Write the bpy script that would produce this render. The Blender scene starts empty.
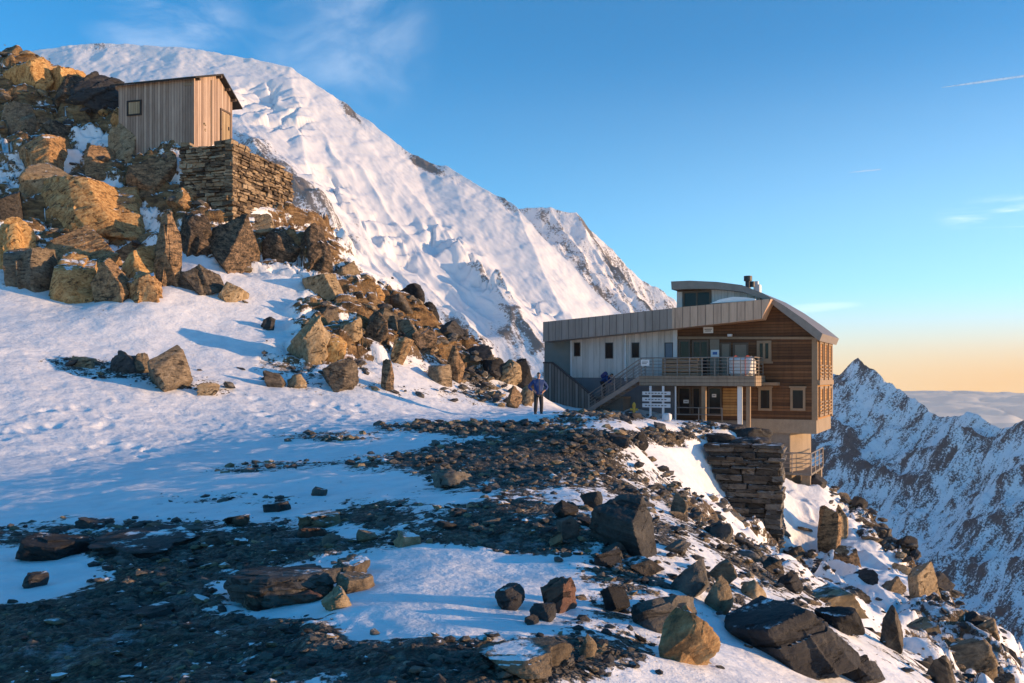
import bpy, bmesh, math, random
import numpy as np
from mathutils import Vector, Matrix, Quaternion

random.seed(11)
rng = np.random.default_rng(11)
SC = bpy.context.scene
COL = SC.collection
R = math.radians

# ------------------------------------------------------------------ camera model
F = 887.0          # focal length in pixels of a 1024 wide frame
HZ = 376.0         # image row of eye level
EYE = 1.6          # eye height above the plateau
CAM = np.array([0.0, 0.0, EYE])

def ray(px, py):
    return np.array([(px - 512.0) / F, 1.0, (HZ - py) / F])

def P(px, py, Y):
    return CAM + ray(px, py) * Y

cam_d = bpy.data.cameras.new('camera')
cam = bpy.data.objects.new('camera', cam_d)
COL.objects.link(cam)
cam.location = CAM
cam.rotation_euler = (R(90), 0, 0)
cam_d.sensor_width = 36.0
cam_d.lens = 36.0 * F / 1024.0
cam_d.shift_y = (HZ - 341.5) / 1024.0
cam_d.clip_start = 0.1
cam_d.clip_end = 400000.0
SC.camera = cam

# ------------------------------------------------------------------ numpy noise
def _hash(ix, iy, iz, seed):
    with np.errstate(over='ignore'):
        h = (ix.astype(np.int64) * 73856093) ^ (iy.astype(np.int64) * 19349663) ^ (iz.astype(np.int64) * 83492791) ^ (seed * 2654435761)
        h = h.astype(np.uint32)
        h ^= h >> np.uint32(16)
        h = h * np.uint32(0x7feb352d)
        h ^= h >> np.uint32(15)
        h = h * np.uint32(0x846ca68b)
        h ^= h >> np.uint32(16)
    return h.astype(np.float64) / 4294967295.0

def vnoise(x, y, z, seed=0):
    fx, fy, fz = np.floor(x), np.floor(y), np.floor(z)
    ix, iy, iz = fx.astype(np.int64), fy.astype(np.int64), fz.astype(np.int64)
    tx, ty, tz = x - fx, y - fy, z - fz
    tx = tx * tx * tx * (tx * (tx * 6 - 15) + 10)
    ty = ty * ty * ty * (ty * (ty * 6 - 15) + 10)
    tz = tz * tz * tz * (tz * (tz * 6 - 15) + 10)
    out = 0
    for a in (0, 1):
        wx = tx if a else 1 - tx
        for b in (0, 1):
            wy = ty if b else 1 - ty
            for c in (0, 1):
                wz = tz if c else 1 - tz
                out = out + wx * wy * wz * _hash(ix + a, iy + b, iz + c, seed)
    return out * 2 - 1

def fbm(x, y, z, octaves=4, seed=0, gain=0.5, lac=2.03):
    s = 0; a = 1.0; n = 0
    for o in range(octaves):
        s = s + a * vnoise(x, y, z, seed + o * 17)
        n += a
        a *= gain
        x = x * lac + 3.1; y = y * lac + 1.7; z = z * lac + 5.3
    return s / n

def ridged(x, y, z, octaves=5, seed=0, gain=0.5, lac=2.07):
    s = 0; a = 1.0; n = 0; w = 1.0
    for o in range(octaves):
        v = 1 - np.abs(vnoise(x, y, z, seed + o * 23) * 1.6).clip(0, 1)
        v = v * v
        s = s + a * v * w
        w = (v * 1.6).clip(0, 1)
        n += a
        a *= gain
        x = x * lac + 3.7; y = y * lac + 9.2; z = z * lac + 1.3
    return s / n

def sstep(a, b, x):
    t = ((x - a) / (b - a)).clip(0, 1)
    return t * t * (3 - 2 * t)

def cells2(x, y, seed=0, jit=0.9):
    """nearest cell of a jittered grid: random value, two tilts, offset to its centre, and distance to the border"""
    fx, fy = np.floor(x).astype(np.int64), np.floor(y).astype(np.int64)
    z0 = np.zeros_like(fx)
    d1 = np.full(x.shape, 9e9); d2 = d1.copy(); ci = fx.copy(); cj = fy.copy(); ox = x * 0; oy = x * 0
    for i in (-1, 0, 1):
        for j in (-1, 0, 1):
            a, b = fx + i, fy + j
            dx = x - (a + .5 + jit * (_hash(a, b, z0, seed) - .5)); dy = y - (b + .5 + jit * (_hash(a, b, z0, seed + 7) - .5))
            d = dx * dx + dy * dy
            n = d < d1
            d2 = np.where(n, d1, np.minimum(d2, d))
            ci = np.where(n, a, ci); cj = np.where(n, b, cj); ox = np.where(n, dx, ox); oy = np.where(n, dy, oy)
            d1 = np.where(n, d, d1)
    h = [_hash(ci, cj, z0, seed + 31 + 13 * k) * 2 - 1 for k in range(3)]
    return h[0], h[1], h[2], ox, oy, np.sqrt(d2) - np.sqrt(d1)

# ------------------------------------------------------------------ tagging and mesh helpers
def tag(o, label=None, cat=None, group=None, kind=None):
    if label: o['label'] = label
    if cat: o['category'] = cat
    if group: o['group'] = group
    if kind: o['kind'] = kind
    return o

def empty(name, loc, rz=0.0):
    o = bpy.data.objects.new(name, None)
    COL.objects.link(o)
    o.location = loc
    o.rotation_euler = (0, 0, rz)
    o.empty_display_size = 0.3
    return o

def np_mesh(name, V, faces, smooth=True):
    """V (n,3) floats; faces (m,k) ints."""
    V = np.asarray(V, dtype=np.float32); faces = np.asarray(faces, dtype=np.int32)
    me = bpy.data.meshes.new(name)
    m, k = faces.shape
    me.vertices.add(len(V)); me.vertices.foreach_set('co', V.ravel())
    me.loops.add(m * k); me.loops.foreach_set('vertex_index', faces.ravel())
    me.polygons.add(m)
    me.polygons.foreach_set('loop_start', np.arange(0, m * k, k, dtype=np.int32))
    me.polygons.foreach_set('loop_total', np.full(m, k, dtype=np.int32))
    me.polygons.foreach_set('use_smooth', np.full(m, smooth, dtype=bool))
    me.update(calc_edges=True)
    return me

def grid_faces(n, m):
    i = np.arange(n * m).reshape(n, m)
    return np.stack([i[:-1, :-1].ravel(), i[:-1, 1:].ravel(), i[1:, 1:].ravel(), i[1:, :-1].ravel()], 1)

def link(name, me, material=None, parent=None):
    o = bpy.data.objects.new(name, me)
    COL.objects.link(o)
    if material is not None and len(me.materials) == 0:
        me.materials.append(material)
    if parent is not None:
        o.parent = parent
    return o

class MB:
    """Collects boxes, prisms and tubes and links them as one mesh object."""
    def __init__(self):
        self.v = []; self.f = []; self.sm = []
    def add(self, vs, fs, smooth=False):
        b = len(self.v)
        self.v += [tuple(map(float, p)) for p in vs]
        self.f += [tuple(i + b for i in f) for f in fs]
        self.sm += [smooth] * len(fs)
        return self
    def box(self, x0, x1, y0, y1, z0, z1):
        vs = [(x0, y0, z0), (x1, y0, z0), (x1, y1, z0), (x0, y1, z0), (x0, y0, z1), (x1, y0, z1), (x1, y1, z1), (x0, y1, z1)]
        return self.add(vs, [(3, 2, 1, 0), (4, 5, 6, 7), (0, 1, 5, 4), (1, 2, 6, 5), (2, 3, 7, 6), (3, 0, 4, 7)])
    def hexa(self, vs):
        return self.add(vs, [(3, 2, 1, 0), (4, 5, 6, 7), (0, 1, 5, 4), (1, 2, 6, 5), (2, 3, 7, 6), (3, 0, 4, 7)])
    def prism(self, pts, y0, y1):
        """polygon of (x,z) points, extruded along y"""
        n = len(pts)
        a = sum(pts[i][0] * pts[(i + 1) % n][1] - pts[(i + 1) % n][0] * pts[i][1] for i in range(n))
        if a < 0: pts = pts[::-1]
        vs = [(p[0], y0, p[1]) for p in pts] + [(p[0], y1, p[1]) for p in pts]
        fs = [tuple(range(n)), tuple(range(2 * n - 1, n - 1, -1))]
        for i in range(n):
            j = (i + 1) % n
            fs.append((j, i, i + n, j + n))
        return self.add(vs, fs)
    def prismz(self, pts, z0, z1):
        n = len(pts)
        a = sum(pts[i][0] * pts[(i + 1) % n][1] - pts[(i + 1) % n][0] * pts[i][1] for i in range(n))
        if a < 0: pts = pts[::-1]
        vs = [(p[0], p[1], z0) for p in pts] + [(p[0], p[1], z1) for p in pts]
        fs = [tuple(range(n - 1, -1, -1)), tuple(range(n, 2 * n))]
        for i in range(n):
            j = (i + 1) % n
            fs.append((i, j, j + n, i + n))
        return self.add(vs, fs)
    def tube(self, p0, p1, r, n=8, r1=None):
        p0 = Vector(p0); p1 = Vector(p1); r1 = r if r1 is None else r1
        d = (p1 - p0).normalized()
        a = d.orthogonal().normalized(); b = d.cross(a)
        vs = []
        for p, rr in ((p0, r), (p1, r1)):
            for k in range(n):
                t = 2 * math.pi * k / n
                vs.append(p + a * (math.cos(t) * rr) + b * (math.sin(t) * rr))
        fs = [(k, (k + 1) % n, (k + 1) % n + n, k + n) for k in range(n)]
        self.add(vs, fs, True)
        self.add(vs[:n], [tuple(range(n - 1, -1, -1))])
        self.add(vs[n:], [tuple(range(n))])
        return self
    def bar(self, p0, p1, w, h):
        """rectangular bar between two points, w sideways, h upright"""
        p0 = Vector(p0); p1 = Vector(p1)
        d = (p1 - p0).normalized()
        up = Vector((0, 0, 1))
        if abs(d.z) > 0.95: up = Vector((0, 1, 0))
        s = d.cross(up).normalized() * (w / 2); u = s.cross(d).normalized() * (h / 2)
        vs = [p0 - s - u, p0 + s - u, p1 + s - u, p1 - s - u, p0 - s + u, p0 + s + u, p1 + s + u, p1 - s + u]
        return self.hexa(vs)
    def build(self, name, material, parent=None, bevel=0.0):
        me = bpy.data.meshes.new(name)
        me.from_pydata(self.v, [], self.f)
        me.polygons.foreach_set('use_smooth', self.sm)
        me.update()
        bm = bmesh.new(); bm.from_mesh(me)
        bmesh.ops.recalc_face_normals(bm, faces=bm.faces)
        bm.to_mesh(me); bm.free()
        o = link(name, me, material, parent)
        if bevel:
            m = o.modifiers.new('bevel', 'BEVEL'); m.width = bevel; m.segments = 2; m.limit_method = 'ANGLE'
        return o

# ------------------------------------------------------------------ node helper
class N:
    def __init__(self, name):
        self.m = bpy.data.materials.new(name)
        self.m.use_nodes = True
        self.t = self.m.node_tree
        self.t.nodes.clear()
        self.out = self.t.nodes.new('ShaderNodeOutputMaterial')
    def n(self, typ, inp=None, **kw):
        x = self.t.nodes.new('ShaderNode' + typ)
        for k, v in kw.items():
            setattr(x, k, v)
        for k, v in (inp or {}).items():
            self.set(x.inputs[k], v)
        return x
    def set(self, sock, v):
        if isinstance(v, bpy.types.NodeSocket):
            self.t.links.new(v, sock)
        elif isinstance(v, bpy.types.Node):
            self.t.links.new(v.outputs[0], sock)
        else:
            if isinstance(v, (tuple, list)) and len(v) == 3 and sock.type == 'RGBA':
                v = (*v, 1)
            sock.default_value = v
    def math(self, op, a, b=0.0, c=None, clamp=False):
        x = self.n('Math', {0: a, 1: b}, operation=op, use_clamp=clamp)
        if c is not None: self.set(x.inputs[2], c)
        return x.outputs[0]
    def vmath(self, op, a, b=(0, 0, 0)):
        x = self.n('VectorMath', {0: a, 1: b}, operation=op)
        return x.outputs[0]
    def noise(self, vec, scale, detail=4, rough=0.55, dist=0.0):
        x = self.n('TexNoise', {'Vector': vec, 'Scale': scale, 'Detail': detail, 'Roughness': rough, 'Distortion': dist})
        return x.outputs[0]
    def voro(self, vec, scale, feature='F1', rand=1.0):
        x = self.n('TexVoronoi', {'Vector': vec, 'Scale': scale, 'Randomness': rand}, feature=feature)
        return x
    def mapr(self, v, a, b, c=0.0, d=1.0, smooth=True):
        x = self.n('MapRange', {'Value': v, 'From Min': a, 'From Max': b, 'To Min': c, 'To Max': d})
        x.interpolation_type = 'SMOOTHSTEP' if smooth else 'LINEAR'
        return x.outputs[0]
    def mix(self, f, a, b, blend='MIX'):
        x = self.n('Mix', data_type='RGBA', blend_type=blend)
        self.set(x.inputs[0], f); self.set(x.inputs[6], a); self.set(x.inputs[7], b)
        return x.outputs[2]
    def ramp(self, v, stops):
        x = self.n('ValToRGB', {0: v})
        e = x.color_ramp.elements
        while len(e) < len(stops): e.new(0.5)
        for k, (p, c) in enumerate(stops):
            e[k].position = p; e[k].color = (*c, 1)
        return x.outputs[0]
    def scale(self, vec, s):
        return self.vmath('MULTIPLY', vec, s)
    def rot(self, vec, r, s=(1, 1, 1)):
        return self.n('Mapping', {'Vector': vec, 'Rotation': r, 'Scale': s}).outputs[0]
    def bump(self, h, strength, dist=0.1, normal=None):
        x = self.n('Bump', {'Height': h, 'Strength': strength, 'Distance': dist})
        if normal is not None: self.set(x.inputs['Normal'], normal)
        return x.outputs[0]
    def bsdf(self, col, rough=0.8, metal=0.0, normal=None, spec=0.4, **extra):
        x = self.n('BsdfPrincipled', {'Base Color': col, 'Roughness': rough, 'Metallic': metal, 'Specular IOR Level': spec})
        if normal is not None: self.set(x.inputs['Normal'], normal)
        for k, v in extra.items(): self.set(x.inputs[k], v)
        self.t.links.new(x.outputs[0], self.out.inputs['Surface'])
        return self.m
    @property
    def pos(self): return self.n('NewGeometry').outputs['Position']
    @property
    def normal(self): return self.n('NewGeometry').outputs['Normal']
    @property
    def obj(self): return self.n('TexCoord').outputs['Object']
    @property
    def rand(self): return self.n('ObjectInfo').outputs['Random']
    def xyz(self, v):
        s = self.n('SeparateXYZ', {0: v}); return s.outputs
    def comb(self, x, y, z):
        return self.n('CombineXYZ', {0: x, 1: y, 2: z}).outputs[0]

# ------------------------------------------------------------------ light and sky
SUN_AZ = 97.0     # degrees to the right of the view direction
SUN_EL = 5.2
s_dir = Vector((math.sin(R(SUN_AZ)) * math.cos(R(SUN_EL)), math.cos(R(SUN_AZ)) * math.cos(R(SUN_EL)), math.sin(R(SUN_EL))))
sun_d = bpy.data.lights.new('sun', 'SUN')
sun_d.energy = 2.95
sun_d.angle = R(0.5)
sun_d.color = (1.0, 0.63, 0.34)
sun = bpy.data.objects.new('sun', sun_d)
COL.objects.link(sun)
sun.rotation_euler = s_dir.to_track_quat('Z', 'Y').to_euler()
sun.location = (60, 0, 60)

world = bpy.data.worlds.new('World')
SC.world = world
world.use_nodes = True
wt = world.node_tree
wt.nodes.clear()
class WN(N):
    def __init__(self, t):
        self.t = t
w = WN(wt)
sky = w.n('TexSky')
sky.sky_type = 'NISHITA'
sky.sun_disc = False
sky.sun_elevation = R(SUN_EL)
sky.sun_rotation = R(SUN_AZ)
sky.altitude = 3100
sky.air_density = 1.0
sky.dust_density = 1.2
sky.ozone_density = 3.0
dirv = w.n('TexCoord').outputs['Generated']
hs = w.n('HueSaturation', {'Color': sky.outputs[0], 'Hue': 0.490, 'Saturation': 1.32, 'Value': 1.0})
col = hs.outputs[0]
def dir_mask(px, py, su, sv, rotd=0.0):
    """soft patch of sky round a fixed direction of the compass (no lens involved)"""
    d = Vector(ray(px, py)).normalized()
    rt = d.cross(Vector((0, 0, 1))).normalized(); up = rt.cross(d)
    c, s = math.cos(R(rotd)), math.sin(R(rotd))
    a = rt * c + up * s; b = up * c - rt * s
    da = w.math('MULTIPLY', w.n('VectorMath', {0: dirv, 1: tuple(a)}, operation='DOT_PRODUCT').outputs['Value'], 1 / su)
    off_a = a.dot(d); off_b = b.dot(d)
    db = w.math('MULTIPLY', w.n('VectorMath', {0: dirv, 1: tuple(b)}, operation='DOT_PRODUCT').outputs['Value'], 1 / sv)
    r2 = w.math('ADD', w.math('MULTIPLY', da, da), w.math('MULTIPLY', db, db))
    front = w.mapr(w.n('VectorMath', {0: dirv, 1: tuple(d)}, operation='DOT_PRODUCT').outputs['Value'], 0.2, 0.6)
    return w.math('MULTIPLY', w.mapr(r2, 1.0, 0.0), front)
def cloud(col, px, py, su, sv, rotd, scale, lo, hi, amount, colour):
    mk = dir_mask(px, py, su, sv, rotd)
    mp = w.n('Mapping', {'Vector': dirv, 'Scale': scale}).outputs[0]
    nz = w.mapr(w.noise(mp, 1.0, 6, 0.6, 0.6), lo, hi)
    f = w.math('MULTIPLY', w.math('MULTIPLY', mk, nz), amount)
    return w.mix(f, col, colour)
# low air warmed by the setting sun, strongest towards it
elev = w.n('SeparateXYZ', {0: dirv}).outputs[2]
tow = w.mapr(w.n('VectorMath', {0: dirv, 1: tuple(Vector((s_dir.x, s_dir.y, 0)).normalized())}, operation='DOT_PRODUCT').outputs['Value'], -0.5, 0.6)
pale = w.math('MULTIPLY', w.mapr(elev, 0.36, 0.05), w.math('MULTIPLY', w.math('ADD', w.math('MULTIPLY', tow, 0.7), 0.3), 0.5))
col = w.mix(pale, col, (2.5, 3.6, 4.2))
warm = w.math('MULTIPLY', w.mapr(elev, 0.10, -0.015), w.math('MULTIPLY', tow, 1.15), clamp=True)
col = w.mix(warm, col, (2.75, 1.80, 0.92))
CL = (5.2, 5.1, 5.0)
col = cloud(col, 1010, 215, 0.075, 0.022, -4, (8, 8, 75), 0.40, 0.75, 0.38, CL)
col = cloud(col, 330, 20, 0.13, 0.11, -35, (9, 9, 12), 0.36, 0.85, 0.22, CL)
col = cloud(col, 170, 25, 0.09, 0.05, 10, (8, 8, 20), 0.4, 0.8, 0.2, CL)
col = cloud(col, 810, 308, 0.06, 0.006, 3, (6, 6, 60), 0.3, 0.75, 0.16, CL)
bg = w.n('Background', {'Color': col, 'Strength': 0.15})
wo = wt.nodes.new('ShaderNodeOutputWorld')
wt.links.new(bg.outputs[0], wo.inputs[0])

SC.view_settings.view_transform = 'Standard'
SC.view_settings.look = 'None'
SC.view_settings.gamma = 1.0
SC.view_settings.exposure = 1.38
SC.render.engine = 'CYCLES'
SC.cycles.max_bounces = 5
SC.cycles.diffuse_bounces = 3
# ------------------------------------------------------------------ materials
M = {}
def m_terrain():
    k = N('snow_and_rubble')
    p = k.pos
    g = k.n('Attribute', attribute_name='gravel').outputs['Fac']
    n1 = k.noise(p, 1.6, 6, 0.62)
    n2 = k.noise(k.scale(p, (1, 1, 1)), 9.0, 5, 0.65)
    f = k.math('ADD', g, k.math('ADD', k.math('MULTIPLY', k.math('SUBTRACT', n1, 0.5), 1.5), k.math('MULTIPLY', k.math('SUBTRACT', n2, 0.5), k.mapr(k.n('Attribute', attribute_name='crag').outputs['Fac'], 0, 1, 1.5, 0.45))))
    n0 = k.noise(p, 0.55, 4, 0.6)
    f = k.math('ADD', f, k.math('MULTIPLY', k.math('SUBTRACT', n0, 0.5), 0.5))
    f = k.mapr(f, 0.46, 0.58)
    cr = k.n('Attribute', attribute_name='crag').outputs['Fac']
    nzc = k.math('ADD', k.xyz(k.normal)[2], k.math('MULTIPLY', k.math('SUBTRACT', n1, 0.5), 0.5))
    f = k.math('MULTIPLY', f, k.math('SUBTRACT', 1.0, k.math('MULTIPLY', cr, k.mapr(nzc, 0.79, 0.90))))
    # loose snow dust between the stones
    peb = k.voro(p, 11.0)
    peb2 = k.voro(p, 34.0)
    gc = k.ramp(k.noise(p, 18.0, 6, 0.75), [(0.3, (0.030, 0.030, 0.030)), (0.5, (0.095, 0.083, 0.070)), (0.62, (0.165, 0.138, 0.105)), (0.8, (0.28, 0.245, 0.195))])
    pc = k.xyz(k.n('VectorMath', {0: peb.outputs['Color'], 1: (1, 1, 1)}, operation='MULTIPLY').outputs[0])
    pc2 = k.xyz(k.n('VectorMath', {0: peb2.outputs['Color'], 1: (1, 1, 1)}, operation='MULTIPLY').outputs[0])
    tone1 = k.math('MULTIPLY', k.mapr(pc[0], 0, 1, 0.55, 1.5, False), k.mapr(pc2[1], 0, 1, 0.55, 1.5, False))
    tone1 = k.math('MULTIPLY', tone1, k.mapr(peb.outputs['Distance'], 0.35, 0.75, 1.0, 0.55))
    gc = k.mix(1.0, gc, k.comb(tone1, tone1, tone1), 'MULTIPLY')
    gc = k.mix(k.mapr(k.noise(p, 0.45, 3, 0.5), 0.45, 0.65), gc, k.mix(1.0, gc, (0.95, 0.82, 0.68), 'MULTIPLY'))
    gc = k.mix(k.math('MULTIPLY', k.mapr(k.noise(p, 1.9, 9, 0.78), 0.52, 0.68), k.mapr(k.noise(p, 0.6, 3, 0.5), 0.4, 0.62, 0.12, 0.75)), gc, (0.42, 0.42, 0.43))
    bedp = k.rot(p, (0.35, 0.75, 0.3), (0.9, 0.9, 2.2))
    rk = k.noise(bedp, 1.5, 8, 0.7, 0.5)
    rkc = k.ramp(rk, [(0.34, (0.045, 0.032, 0.02)), (0.46, (0.15, 0.10, 0.052)), (0.56, (0.27, 0.185, 0.09)), (0.70, (0.40, 0.30, 0.18))])
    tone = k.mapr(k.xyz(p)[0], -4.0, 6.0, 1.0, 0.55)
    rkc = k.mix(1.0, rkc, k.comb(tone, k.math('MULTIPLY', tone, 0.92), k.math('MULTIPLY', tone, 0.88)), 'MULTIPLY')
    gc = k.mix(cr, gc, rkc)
    sc = k.mix(k.mapr(k.noise(p, 2.2, 5, 0.6), 0.35, 0.75), (0.86, 0.86, 0.87), (0.74, 0.75, 0.77))
    dirt = k.mapr(k.noise(p, 3.1, 8, 0.72), 0.60, 0.80)
    sc = k.mix(k.math('MULTIPLY', dirt, k.mapr(g, 0.12, 0.45, 0.0, 0.45)), sc, (0.20, 0.18, 0.16))
    c = k.mix(f, sc, gc)
    hs = k.math('ADD', k.math('MULTIPLY', k.noise(p, 5.0, 6, 0.6), 0.10), k.math('MULTIPLY', k.noise(k.rot(p, (0, 0, 0.5), (1, 3.5, 1)), 2.2, 4, 0.5), 0.07))
    hg = k.math('ADD', k.math('MULTIPLY', peb.outputs['Distance'], -0.16), k.math('ADD', k.math('MULTIPLY', peb2.outputs['Distance'], -0.09), k.math('MULTIPLY', k.noise(p, 26, 4, 0.7), 0.05)))
    hgx = k.math('ADD', k.math('MULTIPLY', hg, f), k.math('MULTIPLY', hs, k.math('SUBTRACT', 1.0, f)))
    hgx = k.math('ADD', hgx, k.math('MULTIPLY', k.math('MULTIPLY', cr, f), k.math('MULTIPLY', rk, 0.5)))
    nrm = k.bump(hgx, 0.75, 0.5)
    rough = k.mapr(f, 0, 1, 0.55, 0.85)
    return k.bsdf(c, rough, normal=nrm, spec=0.3)
M['terrain'] = m_terrain()

def m_rock(name, stops, bed=(0.5, 0.35, 0.2), snow=0.0, rand=0.35, island=False):
    k = N(name)
    p = k.pos
    off = k.vmath('ADD', p, k.vmath('MULTIPLY', k.comb(k.rand, k.rand, k.rand), (37, 61, 53)))
    vr = k.n('VectorRotate', {'Vector': off, 'Axis': (0.55, 0.75, 0.35), 'Angle': k.mapr(k.rand, 0, 1, -0.7, 1.1, False)}, rotation_type='AXIS_ANGLE')
    bedp = k.rot(vr.outputs[0], bed, (0.9, 0.9, 3.4))
    nb = k.noise(bedp, 2.1, 9, 0.70, 0.5)
    nf = k.noise(off, 11.0, 8, 0.72)
    nq = k.noise(off, 3.3, 8, 0.74, 1.0)
    v = k.math('ADD', k.math('MULTIPLY', nb, 0.40), k.math('ADD', k.math('MULTIPLY', nf, 0.28), k.math('MULTIPLY', nq, 0.32)))
    v = k.math('ADD', k.math('MULTIPLY', k.math('SUBTRACT', v, 0.5), 1.45), 0.5)
    isl = k.n('NewGeometry').outputs['Random Per Island'] if island else k.rand
    v = k.math('ADD', v, k.math('MULTIPLY', k.math('SUBTRACT', isl, 0.5), 0.42 if island else 0.16))
    c = k.ramp(v, stops)
    c = k.n('HueSaturation', {'Color': c, 'Saturation': k.mapr(k.rand, 0, 1, 0.72, 1.12, False), 'Value': k.mapr(k.rand, 0, 1, 1 - rand, 1 + rand, False)}).outputs[0]
    crack = k.mapr(k.noise(bedp, 1.6, 6, 0.68, 1.2), 0.37, 0.42)
    c = k.mix(k.math('MULTIPLY', k.math('SUBTRACT', 1.0, crack), 0.8), c, (0.016, 0.014, 0.013))
    h = k.math('ADD', k.math('MULTIPLY', nb, 0.42), k.math('ADD', k.math('MULTIPLY', nf, 0.30), k.math('MULTIPLY', crack, 0.30)))
    if snow > 0:
        nz = k.xyz(k.normal)[2]
        sf = k.mapr(k.math('ADD', nz, k.math('MULTIPLY', k.math('SUBTRACT', k.noise(off, 2.6, 6, 0.65), 0.5), 1.2)), 1.22 - snow, 1.30 - snow)
        c = k.mix(sf, c, (0.82, 0.83, 0.85))
        h = k.math('MULTIPLY', h, k.math('SUBTRACT', 1.0, k.math('MULTIPLY', sf, 0.7)))
    return k.bsdf(c, 0.82, normal=k.bump(h, 0.9, 0.18), spec=0.3)
M['ochre'] = m_rock('ochre_schist', [(0.36, (0.035, 0.025, 0.016)), (0.44, (0.12, 0.078, 0.040)), (0.53, (0.31, 0.178, 0.078)), (0.66, (0.45, 0.315, 0.16))], (0.5, 0.4, 0.3), 0.40)
M['brown'] = m_rock('brown_schist', [(0.34, (0.040, 0.032, 0.024)), (0.45, (0.13, 0.098, 0.064)), (0.56, (0.235, 0.175, 0.108)), (0.70, (0.36, 0.285, 0.195))], (0.6, 0.35, 0.9), 0.26)
M['grey'] = m_rock('grey_rock', [(0.30, (0.028, 0.028, 0.030)), (0.47, (0.070, 0.068, 0.066)), (0.60, (0.125, 0.113, 0.098)), (0.76, (0.21, 0.18, 0.145))], (0.3, 0.2, 0.2), 0.16)
M['dark'] = m_rock('dark_rock', [(0.32, (0.016, 0.016, 0.018)), (0.50, (0.042, 0.041, 0.043)), (0.66, (0.080, 0.074, 0.068)), (0.8, (0.13, 0.118, 0.10))], (0.3, 0.5, 0.2), 0.18)
M['red'] = m_rock('red_rock', [(0.30, (0.030, 0.018, 0.015)), (0.50, (0.085, 0.048, 0.038)), (0.66, (0.15, 0.085, 0.062)), (0.8, (0.22, 0.14, 0.10))], (0.3, 0.5, 0.2), 0.05)
M['wall_stone'] = m_rock('wall_stone', [(0.30, (0.05, 0.035, 0.023)), (0.46, (0.15, 0.10, 0.053)), (0.58, (0.27, 0.18, 0.09)), (0.75, (0.40, 0.30, 0.18))], (0, 0, 0), 0.0, 0.1, True)
M['pillar_stone'] = m_rock('pillar_stone', [(0.30, (0.035, 0.032, 0.028)), (0.46, (0.085, 0.075, 0.062)), (0.6, (0.14, 0.12, 0.095)), (0.75, (0.22, 0.19, 0.15))], (0, 0, 0), 0.22, 0.1, True)

def m_snow():
    k = N('packed_snow'); p = k.pos
    return k.bsdf((0.84, 0.85, 0.86), 0.6, normal=k.bump(k.noise(p, 6, 5, 0.6), 0.4, 0.1), spec=0.3)
M['snow'] = m_snow()

def m_boards(name, cols, freq, vertical, gap=0.07, gapc=(0.012, 0.009, 0.007), wear=0.5, rough=0.75, bumpd=0.02, grain=1.0):
    """plank cladding: boards side by side, each with a tone of its own, and grain along the board"""
    k = N(name); o = k.xyz(k.obj)
    if vertical:
        a = k.math('ADD', o[0], o[1]); along = o[2]
    else:
        a = o[2]; along = k.math('ADD', o[0], o[1])
    s = k.math('MULTIPLY', a, freq)
    idx = k.math('FLOOR', s); fr = k.math('FRACT', s)
    wn = k.n('TexWhiteNoise', {'W': idx}, noise_dimensions='1D').outputs[0]
    gr = k.noise(k.comb(k.math('MULTIPLY', s, 3.0), k.math('MULTIPLY', along, 1.4), k.math('MULTIPLY', wn, 40)), 2.2, 6, 0.65)
    big = k.noise(k.obj, 0.8, 4, 0.6)
    v = k.math('ADD', k.math('MULTIPLY', wn, 0.45), k.math('ADD', k.math('MULTIPLY', gr, 0.35 * grain), k.math('MULTIPLY', big, wear * 0.5)))
    c = k.ramp(v, cols)
    stain = k.noise(k.comb(k.math('MULTIPLY', k.math('ADD', o[0], o[1]), 2.6), 0.0, k.math('MULTIPLY', o[2], 0.30)), 1.6, 7, 0.7)
    c = k.mix(k.mapr(stain, 0.42, 0.70, 0.0, 0.42), c, k.mix(1.0, c, (0.42, 0.38, 0.34), 'MULTIPLY'))
    edge = k.math('MINIMUM', fr, k.math('SUBTRACT', 1.0, fr))
    g = k.mapr(edge, gap * 0.5, gap)
    c = k.mix(g, gapc, c)
    h = k.math('ADD', k.math('MULTIPLY', g, 0.8), k.math('MULTIPLY', gr, 0.2))
    return k.bsdf(c, rough, normal=k.bump(h, 0.8, bumpd), spec=0.25)
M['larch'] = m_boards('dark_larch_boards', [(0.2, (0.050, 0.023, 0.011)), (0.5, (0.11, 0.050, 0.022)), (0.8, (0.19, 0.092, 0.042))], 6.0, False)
M['larch_sun'] = m_boards('golden_sunlit_larch_boards', [(0.2, (0.27, 0.135, 0.045)), (0.5, (0.38, 0.20, 0.07)), (0.8, (0.47, 0.27, 0.10))], 6.0, False)  # lighter larch: golden boards, with the end facade's sunlight painted into the colour
M['hut_wood'] = m_boards('weathered_hut_boards', [(0.2, (0.21, 0.148, 0.115)), (0.5, (0.35, 0.255, 0.20)), (0.8, (0.49, 0.375, 0.30))], 5.5, True, 0.06)
M['hut_door'] = m_boards('pale_door_boards', [(0.2, (0.26, 0.19, 0.11)), (0.5, (0.35, 0.26, 0.16)), (0.8, (0.42, 0.33, 0.22))], 6.5, True, 0.05)
M['screen'] = m_boards('grey_screen_boards', [(0.2, (0.10, 0.088, 0.078)), (0.5, (0.17, 0.148, 0.13)), (0.8, (0.27, 0.24, 0.215))], 5.0, True, 0.10)
M['white_clad'] = m_boards('white_sheet_cladding', [(0.1, (0.50, 0.475, 0.45)), (0.5, (0.60, 0.57, 0.54)), (0.9, (0.68, 0.65, 0.62))], 2.6, True, 0.028, (0.20, 0.21, 0.22), 0.5, 0.55, 0.01, 0.5)
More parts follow.
